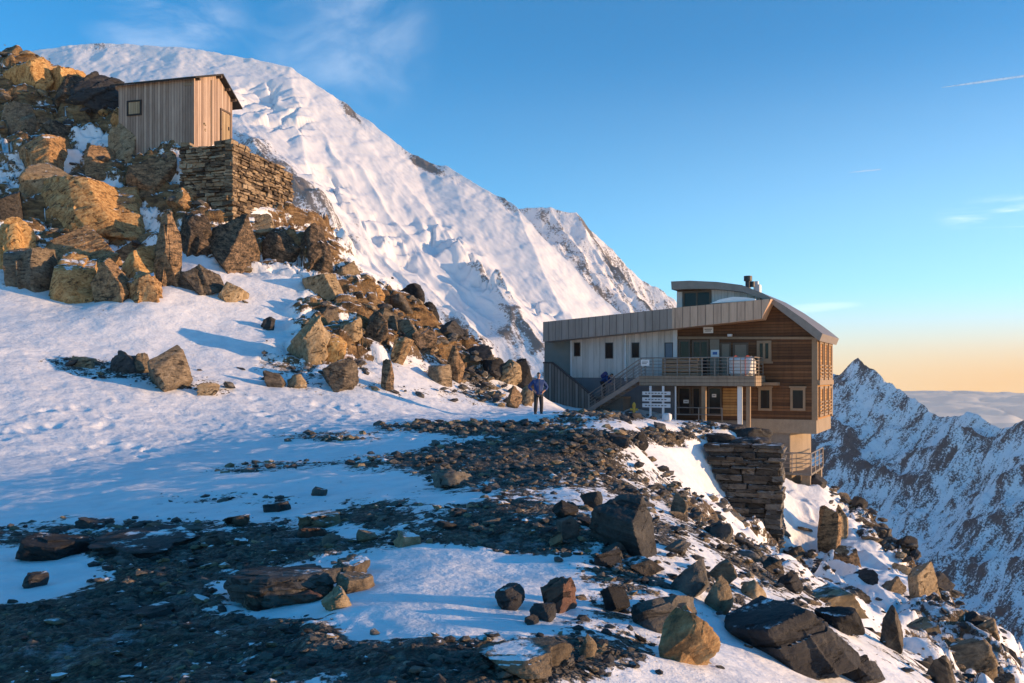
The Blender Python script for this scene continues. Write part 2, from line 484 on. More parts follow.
M['fascia_grey'] = m_boards('grey_zinc_seams', [(0.1, (0.26, 0.225, 0.20)), (0.5, (0.32, 0.275, 0.245)), (0.9, (0.38, 0.33, 0.295))], 2.2, True, 0.05, (0.09, 0.08, 0.075), 0.4, 0.5, 0.02, 0.4)
M['fascia_copper_sunlit'] = m_boards('warm_sunlit_zinc_seams', [(0.1, (0.48, 0.33, 0.24)), (0.5, (0.57, 0.395, 0.285)), (0.9, (0.63, 0.455, 0.34))], 2.2, True, 0.05, (0.12, 0.09, 0.07), 0.4, 0.5, 0.02, 0.4)  # coppery zinc, its colour brightened to stand in for grazing sun
M['deck'] = m_boards('deck_boards', [(0.2, (0.18, 0.135, 0.10)), (0.5, (0.25, 0.195, 0.145)), (0.8, (0.33, 0.265, 0.20))], 5.0, False, 0.05)

def m_plain(name, c, rough=0.7, metal=0.0, var=0.2, scale=3.0, bump=0.15, spec=0.4, **extra):
    k = N(name); o = k.obj
    n = k.noise(o, scale, 6, 0.65)
    n2 = k.noise(o, scale * 9, 4, 0.6)
    lo = tuple(x * (1 - var) for x in c); hi = tuple(min(1, x * (1 + var)) for x in c)
    xo = k.xyz(o)
    n = k.math('ADD', k.math('MULTIPLY', n, 0.6), k.math('MULTIPLY', k.noise(k.comb(k.math('MULTIPLY', k.math('ADD', xo[0], xo[1]), 2.2), 0.0, k.math('MULTIPLY', xo[2], 0.3)), 1.7, 6, 0.7), 0.4))
    cc = k.mix(k.mapr(k.math('ADD', k.math('MULTIPLY', n, 0.7), k.math('MULTIPLY', n2, 0.3)), 0.3, 0.7), lo, hi)
    return k.bsdf(cc, rough, metal, k.bump(n2, bump, 0.02), spec, **extra)
M['trim_wood'] = m_plain('pale_trim_wood', (0.24, 0.17, 0.11), 0.7)
M['roof_metal'] = m_plain('grey_roof_metal', (0.22, 0.19, 0.17), 0.5, 0.2)
M['concrete'] = m_plain('board_marked_concrete', (0.26, 0.205, 0.15), 0.85, 0, 0.22, 1.5, 0.3)
M['concrete_dark'] = m_plain('dark_concrete', (0.17, 0.155, 0.14), 0.85, 0, 0.25, 1.5, 0.3)
M['base_grey'] = m_plain('slate_grey_base_panel', (0.145, 0.16, 0.18), 0.7, 0, 0.12)
M['green_panel'] = m_plain('grey_green_panel', (0.17, 0.205, 0.20), 0.6, 0, 0.08)
M['steel'] = m_plain('galvanised_steel', (0.24, 0.205, 0.18), 0.5, 0.25, 0.15)
M['dark_steel'] = m_plain('dark_steel', (0.05, 0.05, 0.052), 0.5, 0.4, 0.15)
M['white_paint'] = m_plain('white_paint', (0.62, 0.63, 0.64), 0.5, 0, 0.06)
M['glass'] = m_plain('dark_window_glass', (0.012, 0.013, 0.015), 0.12, 0, 0.1, 1.0, 0.02, 0.22)
M['shutter'] = m_plain('blue_grey_shutter', (0.14, 0.18, 0.23), 0.6, 0, 0.08)
M['dark_room'] = m_plain('dark_porch_panel', (0.018, 0.014, 0.012), 0.6, 0, 0.2)
M['tan_panel'] = m_plain('tan_door_panel', (0.22, 0.175, 0.13), 0.6, 0, 0.12)
M['frame_dark'] = m_plain('brown_window_frame', (0.10, 0.072, 0.05), 0.6, 0, 0.15)
M['black_edge'] = m_plain('black_roof_felt', (0.02, 0.018, 0.017), 0.8, 0, 0.2)
M['yellow'] = m_plain('yellow_enamel', (0.62, 0.36, 0.05), 0.45, 0, 0.08)
M['blue_print'] = m_plain('blue_print', (0.06, 0.14, 0.36), 0.5, 0, 0.05)
M['red_strap'] = m_plain('red_strap', (0.40, 0.06, 0.04), 0.6, 0, 0.1)
M['paper'] = m_plain('notice_paper', (0.70, 0.71, 0.72), 0.6, 0, 0.04)
M['grey_print'] = m_plain('grey_print', (0.16, 0.16, 0.16), 0.6, 0, 0.05)
M['sack'] = m_plain('white_woven_sack', (0.66, 0.66, 0.66), 0.55, 0, 0.1, 5.0, 0.4)
M['jacket'] = m_plain('blue_jacket_cloth', (0.005, 0.036, 0.15), 0.75, 0, 0.2, 6.0, 0.3)
M['trousers'] = m_plain('dark_trouser_cloth', (0.022, 0.022, 0.026), 0.8, 0, 0.2, 6.0, 0.3)
M['skin'] = m_plain('skin', (0.42, 0.23, 0.16), 0.55, 0, 0.06)
M['hair'] = m_plain('dark_hair', (0.025, 0.016, 0.012), 0.7, 0, 0.2, 20.0, 0.5)
M['boot'] = m_plain('boot_leather', (0.05, 0.035, 0.028), 0.6, 0, 0.2)
M['pack'] = m_plain('blue_pack_cloth', (0.02, 0.035, 0.15), 0.7, 0, 0.2)
M['glove'] = m_plain('dark_glove', (0.02, 0.025, 0.02), 0.7, 0, 0.2)

def m_mountain(name, rock, amount, rock_scale, streak, dirt=0.0):
    k = N(name); p = k.pos
    ra = k.n('Attribute', attribute_name='rock').outputs['Fac']
    dot = lambda v: k.n('VectorMath', {0: p, 1: v}, operation='DOT_PRODUCT').outputs['Value']
    n1 = k.noise(k.comb(dot(streak[0]), k.math('MULTIPLY', dot(streak[1]), 0.28), k.math('MULTIPLY', dot((0, 0, 1)), 0.35)), rock_scale, 10, 0.74, 0.5)
    n2 = k.noise(p, rock_scale * 6, 6, 0.7)
    f = k.math('ADD', ra, k.math('ADD', k.math('MULTIPLY', k.math('SUBTRACT', n1, 0.5), 1.35), k.math('MULTIPLY', k.math('SUBTRACT', n2, 0.5), 0.8)))
    f = k.mapr(f, 0.46, 0.58)
    rc = k.ramp(k.noise(p, rock_scale * 3, 7, 0.7), [(0.3, tuple(x * 0.4 for x in rock)), (0.55, rock), (0.8, tuple(x * 1.9 for x in rock))])
    sc = k.mix(k.noise(p, rock_scale * 0.8, 4, 0.6), (0.86, 0.86, 0.87), (0.78, 0.79, 0.81))
    c = k.mix(k.math('MULTIPLY', f, amount), sc, rc)
    h = k.math('ADD', k.math('MULTIPLY', n1, 1.0), k.math('MULTIPLY', n2, 0.25))
    h = k.math('MULTIPLY', h, k.mapr(ra, 0.08, 0.40, 0.06, 1.0))
    return k.bsdf(c, 0.75, normal=k.bump(h, 0.55, 0.30 / rock_scale), spec=0.2)
M['mont_snow'] = m_mountain('glacier_face', (0.11, 0.088, 0.07), 0.9, 0.06, ((0.8, 0.6, 0), (0.6, -0.8, 0)))
M['mont_rock'] = m_mountain('snowy_crag', (0.042, 0.043, 0.05), 1.0, 0.13, ((0.5, -0.86, 0), (0.86, 0.5, 0)))
def m_cloudsea():
    k = N('cloud_tops'); p = k.pos
    a = k.n('BsdfDiffuse', {'Color': (0.88, 0.87, 0.86)}); b = k.n('BsdfTranslucent', {'Color': (0.9, 0.88, 0.86)})
    mx = k.n('MixShader', {0: 0.45, 1: a, 2: b}); k.t.links.new(mx.outputs[0], k.out.inputs['Surface'])
    return k.m
M['cloud_sea'] = m_cloudsea()
def m_trail(d):
    k = N('ice_trail')
    a = k.n('BsdfTransparent'); b = k.n('BsdfDiffuse', {'Color': (0.74, 0.86, 0.95)}); e = k.n('BsdfTranslucent', {'Color': (0.74, 0.86, 0.95)})
    be = k.n('MixShader', {0: 0.5, 1: b, 2: e})
    thin = k.math('MULTIPLY', k.mapr(k.noise(k.pos, 0.012, 4, 0.6), 0.3, 0.7, 0.5, 1.0), d)
    mx = k.n('MixShader', {0: thin, 1: a, 2: be}); k.t.links.new(mx.outputs[0], k.out.inputs['Surface'])
    return k.m
# ------------------------------------------------------------------ near terrain: thin plate surface through surveyed points
CT = []
def cp(px, py, Y): CT.append(tuple(P(px, py, Y)))
def cw(x, y, z): CT.append((x, y, z))
# plateau
for x, y, z in [(-28, 4, .3), (-16, 3, 0), (-8, 2, 0), (-3, 1.5, 0), (-3, 5, 0), (-6, 8, 0), (-12, 8, 0), (-3, 10, 0), (-20, 14, 0.2), (-10, 14, 0), (-4, 15, 0.02), (0, 1, 0), (0, 8, .05),
                (-14, 20, 0), (-8, 20, -.02), (-3, 22, 0), (0, 14, 0.05), (0, 22, .0), (1.5, 28, 0), (-6, 28, .0), (-2, 33, .02), (3.5, 33, -.1), (-11, 25.5, .06), (-22, 19, .5), (-30, 14, 1.2)]:
    cw(x, y, z + max(-0.85, 0.06 * (x - 0.8)) * (1 if y < 27 else 0.4))
# plateau rim and the slope falling to the right
for x, y, z in [(0.4, 4.6, .05), (1.0, 9, .12), (1.1, 14, .22), (2.7, 21.5, .2), (3.9, 28.5, 0), (5.0, 36, -.35), (1.0, 1, -.2)]:
    cw(x, y, z)
for y in (2, 6, 12, 18, 24):
    e = 0.6 + 0.1 * y if y < 14 else 1.2 + (y - 14) * 0.24
    q = min(1, max(0, (y - 10) / 9))
    cw(e + 2.6, y, -1.35 - 1.15 * q); cw(e + 6, y, -3.0 - 1.2 * q); cw(e + 9.5, y, -4.7 - .6 * q)
for px, py, Y in [(650, 500, 19), (700, 520, 22), (740, 560, 22), (655, 455, 27), (700, 492, 30), (740, 532, 32), (775, 560, 33), (700, 502, 37), (735, 541, 37.5), (760, 550, 38.5), (700, 456, 41), (680, 440, 41), (690, 428, 43),
                  (665, 424, 41), (640, 421, 43), (620, 418.5, 41), (600, 416, 41), (560, 411, 42), (560, 409, 48), (575, 412, 37.5), (620, 419, 36), (745, 537, 40.5), (540, 415.5, 36), (545, 417, 33.5), (560, 417, 34.5), (600, 421, 34)]:
    cp(px, py, Y)
for px, py, Y in [(833, 486, 52), (880, 530, 43), (930, 580, 35), (980, 625, 28.5), (1024, 660, 24.5), (1100, 725, 19), (1180, 800, 14)]:
    cp(px, py, Y)
    a = P(px, py, Y); cw(a[0] + 5, Y + 0.5, a[2] - 7.0); cw(a[0] + 14, Y + 2, a[2] - 20)
cp(790, 540, 42); cp(800, 500, 47); cp(850, 560, 36); cp(900, 640, 27)
# building ground
cp(545, 404, 52); cp(575, 413, 47); cp(640, 420, 45); cp(700, 425, 45.5); cp(735, 430, 44); cw(10, 56, -.6); cw(5, 60, -.4); cw(16, 54, -4.5); cw(18, 62, -6); cw(12, 70, -4); cw(4, 75, -3)
# left slope
for px, py, Y in [(0, 432, 26.5), (100, 428, 28), (190, 424, 30), (300, 417, 32), (400, 413, 35), (470, 411, 38), (530, 412, 39), (0, 300, 40), (0, 360, 33), (100, 360, 35), (150, 290, 42), (80, 300, 42), (-80, 300, 40), (-150, 420, 26), (-150, 250, 45), (150, 385, 33), (210, 330, 40), (260, 300, 44),
                  (0, 200, 48), (0, 65, 57), (60, 75, 57), (100, 95, 56), (100, 180, 50), (60, 250, 45), (170, 250, 46.5), (150, 200, 49), (190, 133, 51), (150, 130, 52), (120, 118, 54), (-120, 120, 54), (-150, 60, 60),
                  (232, 224, 48.0), (205, 216, 47.6), (294, 230, 52), (264, 228, 49.7), (240, 260, 46.5), (300, 255, 48), (330, 350, 40), (310, 380, 37), (380, 370, 39), (280, 370, 37.5), (300, 400, 34.5), (360, 300, 47), (330, 285, 47),
                  (360, 266, 55), (410, 290, 53), (440, 325, 51.5), (475, 352, 50), (510, 370, 49), (420, 340, 46), (460, 380, 43.5), (500, 402, 42), (534, 396, 55), (518, 396, 46)]:
    cp(px, py, Y)
cw(-16.3, 53, 13.9); cw(-12.9, 52.5, 10.9); cw(-12.3, 56, 11.2); cw(-14.3, 50, 10.9); cw(-17, 53.5, 14.9); cw(-20, 55, 15.4); cw(-18, 51, 14.6); cw(-16.2, 58, 13.6)
# behind the skyline
cw(-12, 66, 6); cw(-7, 63, 3); cw(-3, 62, .5); cw(0, 62, -.5); cw(-20, 70, 12); cw(-32, 70, 17); cw(-45, 75, 18); cw(-10, 80, -2); cw(-25, 88, 4); cw(0, 85, -8); cw(15, 88, -14); cw(-45, 40, 16); cw(-50, 55, 24); cw(-38, 28, 7)
CT = np.array(CT)
def _phi(r2):
    return 0.5 * r2 * np.log(r2 + 1e-9)
_S = 10.0
def _fit(C, lam=0.004):
    X = C[:, :2] / _S; n = len(C)
    d2 = ((X[:, None] - X[None]) ** 2).sum(-1)
    A = np.zeros((n + 3, n + 3)); A[:n, :n] = _phi(d2) + lam * np.eye(n)
    A[:n, n] = 1; A[:n, n + 1:] = X; A[n, :n] = 1; A[n + 1:, :n] = X.T
    b = np.zeros(n + 3); b[:n] = C[:, 2]
    return np.linalg.solve(A, b)
_W = _fit(CT)
def zsmooth(x, y):
    x = np.asarray(x, float).ravel() / _S; y = np.asarray(y, float).ravel() / _S
    out = np.empty(len(x)); n = len(CT); cx = CT[:, 0] / _S; cy = CT[:, 1] / _S
    for i in range(0, len(x), 20000):
        a = x[i:i + 20000]; b = y[i:i + 20000]
        r2 = (a[:, None] - cx) ** 2 + (b[:, None] - cy) ** 2
        out[i:i + 20000] = _phi(r2) @ _W[:n] + _W[n] + a * _W[n + 1] + b * _W[n + 2]
    return out

# what lies on the ground, as patches in plan drawn through survey sight lines: + rubble, - snow
GR = [  # cx, cy, rx, ry, angle, strength
    (120, 655, 330, 62, 0, .92), (190, 538, 330, 20, 0, .62), (60, 600, 60, 20, 0, .2), (130, 585, 110, 40, 0, .9), (260, 555, 130, 20, 0, .45),
    (38, 578, 62, 26, 0, -1.3), (275, 590, 70, 20, 0, -.9), (180, 615, 46, 14, -10, -.5), (395, 652, 55, 26, 0, -.35), (340, 530, 40, 8, 0, -.3), (90, 545, 30, 6, 0, -.3), (450, 592, 115, 40, 0, -1.0), (390, 650, 60, 40, 0, .05), (480, 668, 110, 34, 0, 1.0),
    (500, 468, 85, 32, 0, .95), (470, 428, 95, 7, 0, .8), (560, 440, 55, 16, 0, .65), (430, 508, 70, 22, 0, .42), (530, 520, 70, 26, 0, .6), (560, 560, 90, 28, 20, .50), (480, 540, 60, 14, 0, .3), (600, 470, 45, 28, 30, .4),
    (465, 495, 50, 9, 0, -.5), (395, 485, 40, 8, 0, -.3), (545, 495, 30, 8, 0, -.3), (560, 430, 60, 6, 0, -.4), (360, 515, 40, 12, 0, .55), (270, 467, 60, 6, -4, .52), (330, 437, 60, 6, 0, .50), (240, 500, 90, 7, 0, .45), (390, 462, 60, 12, 0, .5), (620, 438, 70, 9, 0, .5), (690, 435, 50, 9, 0, .45), (600, 418, 60, 6, 0, .55), (720, 424, 40, 6, 0, .5),
    (610, 640, 60, 40, 20, .5), (680, 590, 110, 40, 38, .40), (640, 485, 70, 26, 48, .33), (715, 530, 70, 22, 48, .36), (680, 510, 60, 12, 50, .2), (690, 560, 90, 12, 42, .2), (810, 590, 100, 46, 40, .48), (960, 645, 80, 50, 40, .56), (895, 538, 85, 14, 42, .62), (870, 610, 70, 20, 30, -.15), (760, 640, 80, 30, 20, -.25),
    (110, 370, 70, 12, 8, .50), (200, 385, 45, 9, 10, .45), (345, 328, 58, 44, 30, .62), (425, 335, 70, 30, 40, .62), (405, 318, 50, 30, 35, .3), (480, 370, 45, 22, 30, .42), (290, 370, 45, 22, 20, .40), (430, 395, 90, 8, 5, .3),
    (70, 180, 140, 110, 14, .62), (60, 90, 90, 45, 0, .7), (195, 235, 70, 42, 30, .52), (190, 262, 60, 16, 30, -.6), (145, 212, 55, 9, 30, -.5), (92, 132, 32, 8, 20, -.55), (35, 104, 20, 16, 50, -.55), (60, 158, 34, 8, 0, -.4), (215, 190, 40, 22, 40, -.4), (110, 275, 30, 10, 20, -.4), (20, 300, 60, 10, 0, -.5), (300, 245, 60, 30, 20, .55), (230, 135, 70, 14, 0, .5),
    (160, 290, 120, 20, 5, -.3),
]
def gravel_at(x, y, z):
    px = 512 + x / y * F; py = HZ - (z - EYE) / y * F
    wob = 10 * fbm(x * 0.5, y * 0.5, z * 0.5, 3, 91)
    m = np.zeros_like(x)
    for cx, cy, rx, ry, an, s in GR:
        c, sn = math.cos(R(an)), math.sin(R(an))
        dx = px - cx + wob; dy = py - cy + wob * ry / max(rx, ry)
        u = (dx * c + dy * sn) / rx; v = (-dx * sn + dy * c) / ry
        m = m + s * sstep(1.5, 0.4, np.sqrt(u * u + v * v))
    return m.clip(-.2, 1.05)

def crag_at(x, y, z):
    c = sstep(5.0, 8.0, z) * sstep(-6, -10, x) + sstep(1.2, 3.0, z) * sstep(36, 38, y) * sstep(-13, -10, x) + 0.6 * sstep(-0.8, -2.0, z) * sstep(1.5, 4, x)
    return c.clip(0, 1)

def zdetail(x, y, z, g):
    d = 0.10 * fbm(x * 0.35, y * 0.35, 0 * x, 4, 5) * sstep(0.0, 2.5, np.abs(z) + 0.4)
    d = d + 0.05 * fbm(x * 1.1, y * 1.1, 0 * x, 3, 8)
    gg = g.clip(0, 1)
    d = d + gg * (0.06 * fbm(x * 3.5, y * 3.5, 0 * x, 4, 21, 0.6) + 0.05 * ridged(x * 2.0, y * 2.0, 0 * x, 3, 27))
    # trampled snow along the foot of the slope
    tr = sstep(3.2, 0.2, np.abs(z - 0.45)) * sstep(20, 27, y) * (1 - gg) * sstep(3, 0, x)
    p0, p1, p2, pa, pb, pe = cells2(x / .75 + .5 * fbm(x * .7, y * .7, 0 * x, 2, 135), y / .55 + .5 * fbm(x * .7, y * .7, 0 * x, 2, 136), 133, 1.0)
    band = sstep(2.2, 0.3, np.abs(z - 0.25 + 0.5 * fbm(x * .2, y * .2, 0 * x, 2, 139))) * sstep(20, 25, y) * sstep(4, 2, x) * (1 - gg)
    d = d + tr * 0.03 * fbm(x * 0.8, y * 0.9, 0 * x, 3, 33, .5) + band * (-0.075 * (p0 > 0.15) * sstep(.5, .1, np.sqrt(pa * pa + pb * pb)) * sstep(-.15, .35, fbm(x * .35, y * .5, 0 * x, 3, 138)) + .05 * sstep(1.2, .1, np.abs(z - .1)) * ridged(x * 1.6, y * 2.2, 0 * x, 4, 137, .6))
    # wind ripples on the flat snow
    d = d + 0.012 * (1 - gg) * fbm(x * 2.2, y * 5.5, 0 * x, 3, 55)
    # steep broken ground on the right
    rs = sstep(1.0, 4.0, -z) * sstep(2, 5, x)
    d = d + rs * (0.75 * ridged(x * 0.32 + y * 0.1, y * 0.35, 0 * x, 4, 61) + 0.22 * fbm(x * 0.9, y * 0.9, 0 * x, 4, 64) - 0.48)
    # rocky ground on the left
    kk = crag_at(x, y, z) * sstep(0.1, 0.5, g)
    ca = (x * 0.9 + z * 0.5 + 0.25 * y); cb = (y * 0.8 + z * 0.9 - 0.2 * x)
    wa = 0.35 * fbm(x * .8, y * .8, z * .8, 3, 83)
    h0, t0, t1, ox, oy, ed = cells2(ca / 2.9 + wa, cb / 1.9 + wa, 71)
    h1, t2, t3, ox1, oy1, ed1 = cells2(ca / 1.15 + wa, cb / .75, 75)
    d = d + kk * (0.65 * h0 + 0.9 * (t0 * ox + t1 * oy) + 0.16 * h1 + 0.34 * (t2 * ox1 + t3 * oy1) - 0.45 * sstep(.16, 0, ed) - 0.14 * sstep(.2, 0, ed1))
    lay = (0.5 * x + 0.25 * y + z * 1.6) * 0.55 + 1.6 * fbm(x * 0.3, y * 0.3, z * 0.3, 3, 77)
    sw = lay - np.floor(lay)
    d = d + kk * (0.30 * (sstep(0, .7, sw) * sstep(1, .9, sw) - 0.5) + 0.10 * fbm(x * 2, y * 2, z * 2, 3, 79))
    return d

def build_terrain():
    Y = np.concatenate([np.exp(np.linspace(math.log(2.0), math.log(18.0), 330, endpoint=False)), np.linspace(18, 34, 190, endpoint=False), np.linspace(34, 60, 420, endpoint=False), np.linspace(60, 98, 60)])
    n, m = len(Y), 820
    U = np.linspace(-0.82, 0.82, m)
    yy, uu = np.meshgrid(Y, U, indexing='ij')
    x = (uu * (yy + 2.0)).ravel(); y = yy.ravel()
    z = zsmooth(x, y)
    g = gravel_at(x, y, z)
    zd = zdetail(x, y, z, g)
    z2 = z + zd
    kk = crag_at(x, y, z)
    V = np.stack([x, y, z2], 1)
    f = grid_faces(n, m)[:, ::-1]
    me = np_mesh('ground', V, f[:, ::-1] if False else f[:, ::-1][:, ::-1], True)
    at = me.attributes.new('gravel', 'FLOAT', 'POINT')
    at.data.foreach_set('value', (g + kk * 0.30 * np.clip(zd, -0.9, 0.6)).astype(np.float32))
    at = me.attributes.new('crag', 'FLOAT', 'POINT')
    at.data.foreach_set('value', crag_at(x, y, z).astype(np.float32))
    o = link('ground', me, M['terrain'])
    tag(o, 'snow and dark rubble covering the plateau and slopes', 'ground', kind='structure')
    return V, g
TV, TG = build_terrain()
def gz(x, y):
    x = np.atleast_1d(np.asarray(x, float)); y = np.atleast_1d(np.asarray(y, float))
    z = zsmooth(x, y); g = gravel_at(x, y, z)
    return z + zdetail(x, y, z, g)
_marchY = np.exp(np.linspace(math.log(2.5), math.log(75), 500))
def hit(px, py, ymin=0):
    """where the sight line through a surveyed spot meets the ground"""
    r = ray(px, py)
    Y = _marchY[_marchY > ymin]
    z = zsmooth(r[0] * Y, Y); below = (EYE + r[2] * Y) < z
    i = int(np.argmax(below))
    if not below.any():
        i = int(np.argmin((EYE + r[2] * Y) - z))
    elif i > 0:
        a = (EYE + r[2] * Y[i - 1]) - z[i - 1]; b = z[i] - (EYE + r[2] * Y[i])
        yv = Y[i - 1] + (Y[i] - Y[i - 1]) * a / (a + b + 1e-9)
        return np.array([r[0] * yv, yv, float(gz(r[0] * yv, yv)[0])])
    return np.array([r[0] * Y[i], Y[i], float(gz(r[0] * Y[i], Y[i])[0])])

# ------------------------------------------------------------------ far mountains
def crest(pts, cols):
    p = np.array(pts, float)
    return np.interp(cols, p[:, 0], p[:, 1]), np.interp(cols, p[:, 0], p[:, 2])

def build_peak(name, pts, ncol, nrow, L, drop, shift, back, seed, matname, rockf, label, spur, amp, rough_top):
    c0, c1 = pts[0][0], pts[-1][0]
    cols = np.linspace(c0, c1, ncol)
    cy, D = crest(pts, cols)
    ridge = CAM + np.stack([(cols - 512) / F * D, D, (HZ - cy) / F * D], 1)
    nb = 40
    t = np.concatenate([np.linspace(-1, 0, nb, endpoint=False), np.linspace(0, 1, nrow) ** 1.25])
    tt = t[:, None]
    X = ridge[None, :, 0] + np.where(tt > 0, shift * L * tt, -shift * back * tt * -1 * 0.2)
    Yc = ridge[None, :, 1] - np.where(tt > 0, L * tt, back * tt)
    Z = ridge[None, :, 2] - np.where(tt > 0, drop(tt.clip(0, 1)), back * 0.7 * (-tt).clip(0, 1))
    x, y, z = X.ravel(), Yc.ravel(), Z.ravel()
    T = np.repeat(t, ncol)
    disp, rock = rockf(x, y, z, T, np.tile(cols, len(t)))
    V = np.stack([x, y, z + disp], 1)
    me = np_mesh(name, V, grid_faces(len(t), ncol), True)
    at = me.attributes.new('rock', 'FLOAT', 'POINT')
    at.data.foreach_set('value', rock.astype(np.float32))
    o = link(name, me, M[matname])
    tag(o, label, 'mountain', kind='structure')
    return o

def face_main(x, y, z, T, c):
    # fall line coordinates: a runs along the contour, b down the fall line
    a = (x * 0.80 + y * 0.60); b = (x * 0.60 - y * 0.80)
    wx = 35 * fbm(a * 0.004, b * 0.004, z * 0.004, 3, 101)
    fade = sstep(0.0, 0.10, np.abs(T))
    spurs = ridged((a + wx) * 0.0085, b * 0.0022, z * 0, 4, 103)
    d = 62 * (spurs - 0.35) * sstep(0.04, 0.42, np.abs(T))
    pt = sstep(-.1, .3, fbm(a * 0.005, b * 0.003, z * 0, 3, 165))
    d = d + 4.5 * (ridged((a + wx * .5) * 0.03, b * 0.0045, z * 0, 4, 161) - 0.3) * sstep(0.10, 0.3, np.abs(T)) * (.15 + .85 * pt)
    mid = sstep(-0.15, 0.25, fbm(a * 0.006, b * 0.004, z * 0.0, 3, 151))
    fine = ridged((a + wx) * 0.022, b * 0.009, z * 0.006, 5, 110)
    d = d + 10 * (fine - 0.3) * sstep(0.03, 0.3, np.abs(T)) * (0.2 + 0.8 * mid)
    # serac steps
    band = sstep(0.10, 0.25, T) * sstep(0.75, 0.5, T)
    d = d + 2.2 * (ridged((a + wx * .4) * 0.06, b * 0.011, z * 0, 4, 163) - .3) * sstep(.12, .35, np.abs(T)) * (.1 + .9 * pt)
    s0, s1, s2, sx, sy, se = cells2(a * 0.030 + .4 * fbm(a * .02, b * .02, 0 * a, 3, 171), b * 0.055, 173)
    px_ = 512 + x / y * F; py_ = HZ - (z - EYE) / y * F
    ice = np.zeros_like(x)
    for cx, cy, rx, ry, an in [(275, 115, 48, 26, 20), (330, 185, 40, 22, 45), (390, 235, 50, 18, 50), (450, 250, 60, 22, 35), (490, 285, 45, 16, 40), (350, 255, 30, 18, 60), (560, 320, 50, 14, 40)]:
        c_, sn = math.cos(R(an)), math.sin(R(an)); dx = px_ - cx; dy = py_ - cy
        ice = np.maximum(ice, sstep(1.2, .4, np.sqrt(((dx * c_ + dy * sn) / rx) ** 2 + ((-dx * sn + dy * c_) / ry) ** 2) + .5 * fbm(a * .015, b * .015, 0 * a, 3, 177)))
    d = d + 0.75 * ice * (8 * s0 + 11 * (s1 * sx + s2 * sy) - 8 * sstep(.2, 0, se) + 6 * ridged(a * .05, b * .05, z * .05, 3, 179) - 3)
    d = d + 3.5 * fbm(x * 0.05, y * 0.05, z * 0.05, 4, 131)
    rock = 0.14 + 0.36 * sstep(0.35, 0.65, spurs) * sstep(.12, .4, T) + 0.26 * sstep(.3, .6, fine) * sstep(.15, .5, T)
    for cx, s, w_, tw in [(350, .5, 12, .05), (430, .55, 26, .04), (505, .4, 14, .03), (95, .3, 20, .03)]:
        rock = rock + s * np.exp(-((c - cx) / w_) ** 2) * sstep(tw, tw * 0.3, np.abs(T))
        d = d + 6 * s * np.exp(-((c - cx) / w_) ** 2) * sstep(tw * 2, 0.0, np.abs(T)) * ridged(x * .06, y * .06, z * .06, 3, 141)
    return d, rock
build_peak('mountain', [(-260, 95, 1150), (-100, 72, 1180), (0, 56, 1200), (40, 49, 1200), (75, 44, 1200), (130, 45, 1200), (180, 47, 1190), (240, 57, 1180), (290, 66, 1170), (313, 82, 1160), (350, 107, 1140), (380, 131, 1120), (415, 157, 1100), (450, 169, 1080), (500, 197, 1050), (517, 208, 1035), (540, 234, 1015), (568, 262, 1000), (605, 301, 975), (632, 322, 960), (680, 380, 940), (760, 470, 900)],
           760, 420, 640, lambda t: 520 * t ** 0.9, 0.35, 500, 1, 'mont_snow', face_main, 'great snow covered mountain with glacier slopes lit by low sun', None, None, None)
def face_second(x, y, z, T, c):
    a = (x * 0.80 + y * 0.60); b = (x * 0.60 - y * 0.80)
    fade = sstep(0.0, 0.08, np.abs(T))
    spurs = ridged(a * 0.014, b * 0.004, z * 0, 4, 203)
    d = 40 * (spurs - 0.35) * fade + 12 * (ridged(a * 0.035, b * 0.018, z * 0.02, 5, 207) - 0.3) * (0.3 + 0.7 * fade) + 4 * fbm(x * 0.06, y * 0.06, z * 0.06, 4, 209)
    rock = 0.44 + 0.28 * sstep(0.35, 0.65, spurs) - 0.25 * sstep(0.5, 0.9, T)
    return d, rock
build_peak('mountain', [(420, 300, 1260), (480, 235, 1260), (520, 208, 1250), (535, 206, 1245), (560, 209, 1240), (576, 212, 1240), (592, 232, 1235), (612, 250, 1230), (628, 268, 1225), (642, 281, 1220), (660, 289, 1215), (674, 300, 1210), (720, 345, 1200), (800, 430, 1190)],
           380, 320, 500, lambda t: 480 * t ** 0.9, 0.45, 400, 2, 'mont_snow', face_second, 'rocky snow dusted ridge behind the white mountain, above the refuge roof', None, None, None)
def face_right(x, y, z, T, c):
    a = (x * 0.62 - y * 0.78); b = (x * 0.78 + y * 0.62)
    wx = 14 * fbm(x * 0.012, y * 0.012, z * 0.012, 3, 301)
    fade = sstep(0.0, 0.05, np.abs(T))
    sp = ridged((b + wx) * 0.011, a * 0.004, z * 0.0, 4, 303)
    sp2 = ridged((b + wx) * 0.03, a * 0.017, z * 0.02, 5, 311)
    low = sstep(0.95, 0.55, T + 0.10 * fbm(x * 0.01, y * 0.01, z * 0, 3, 317))
    d = (15 * (sp - 0.35) * fade + 13 * (sp2 - 0.3) * (0.3 + 0.7 * fade) + 5.5 * fbm(x * 0.07, y * 0.07, z * 0.07, 5, 309)) * (0.25 + 0.75 * low)
    rock = (0.465 + 0.12 * sstep(0.25, 0.6, sp2) + 0.06 * sstep(.3, .7, sp)) * low + 0.14 * (1 - low)
    return d, rock
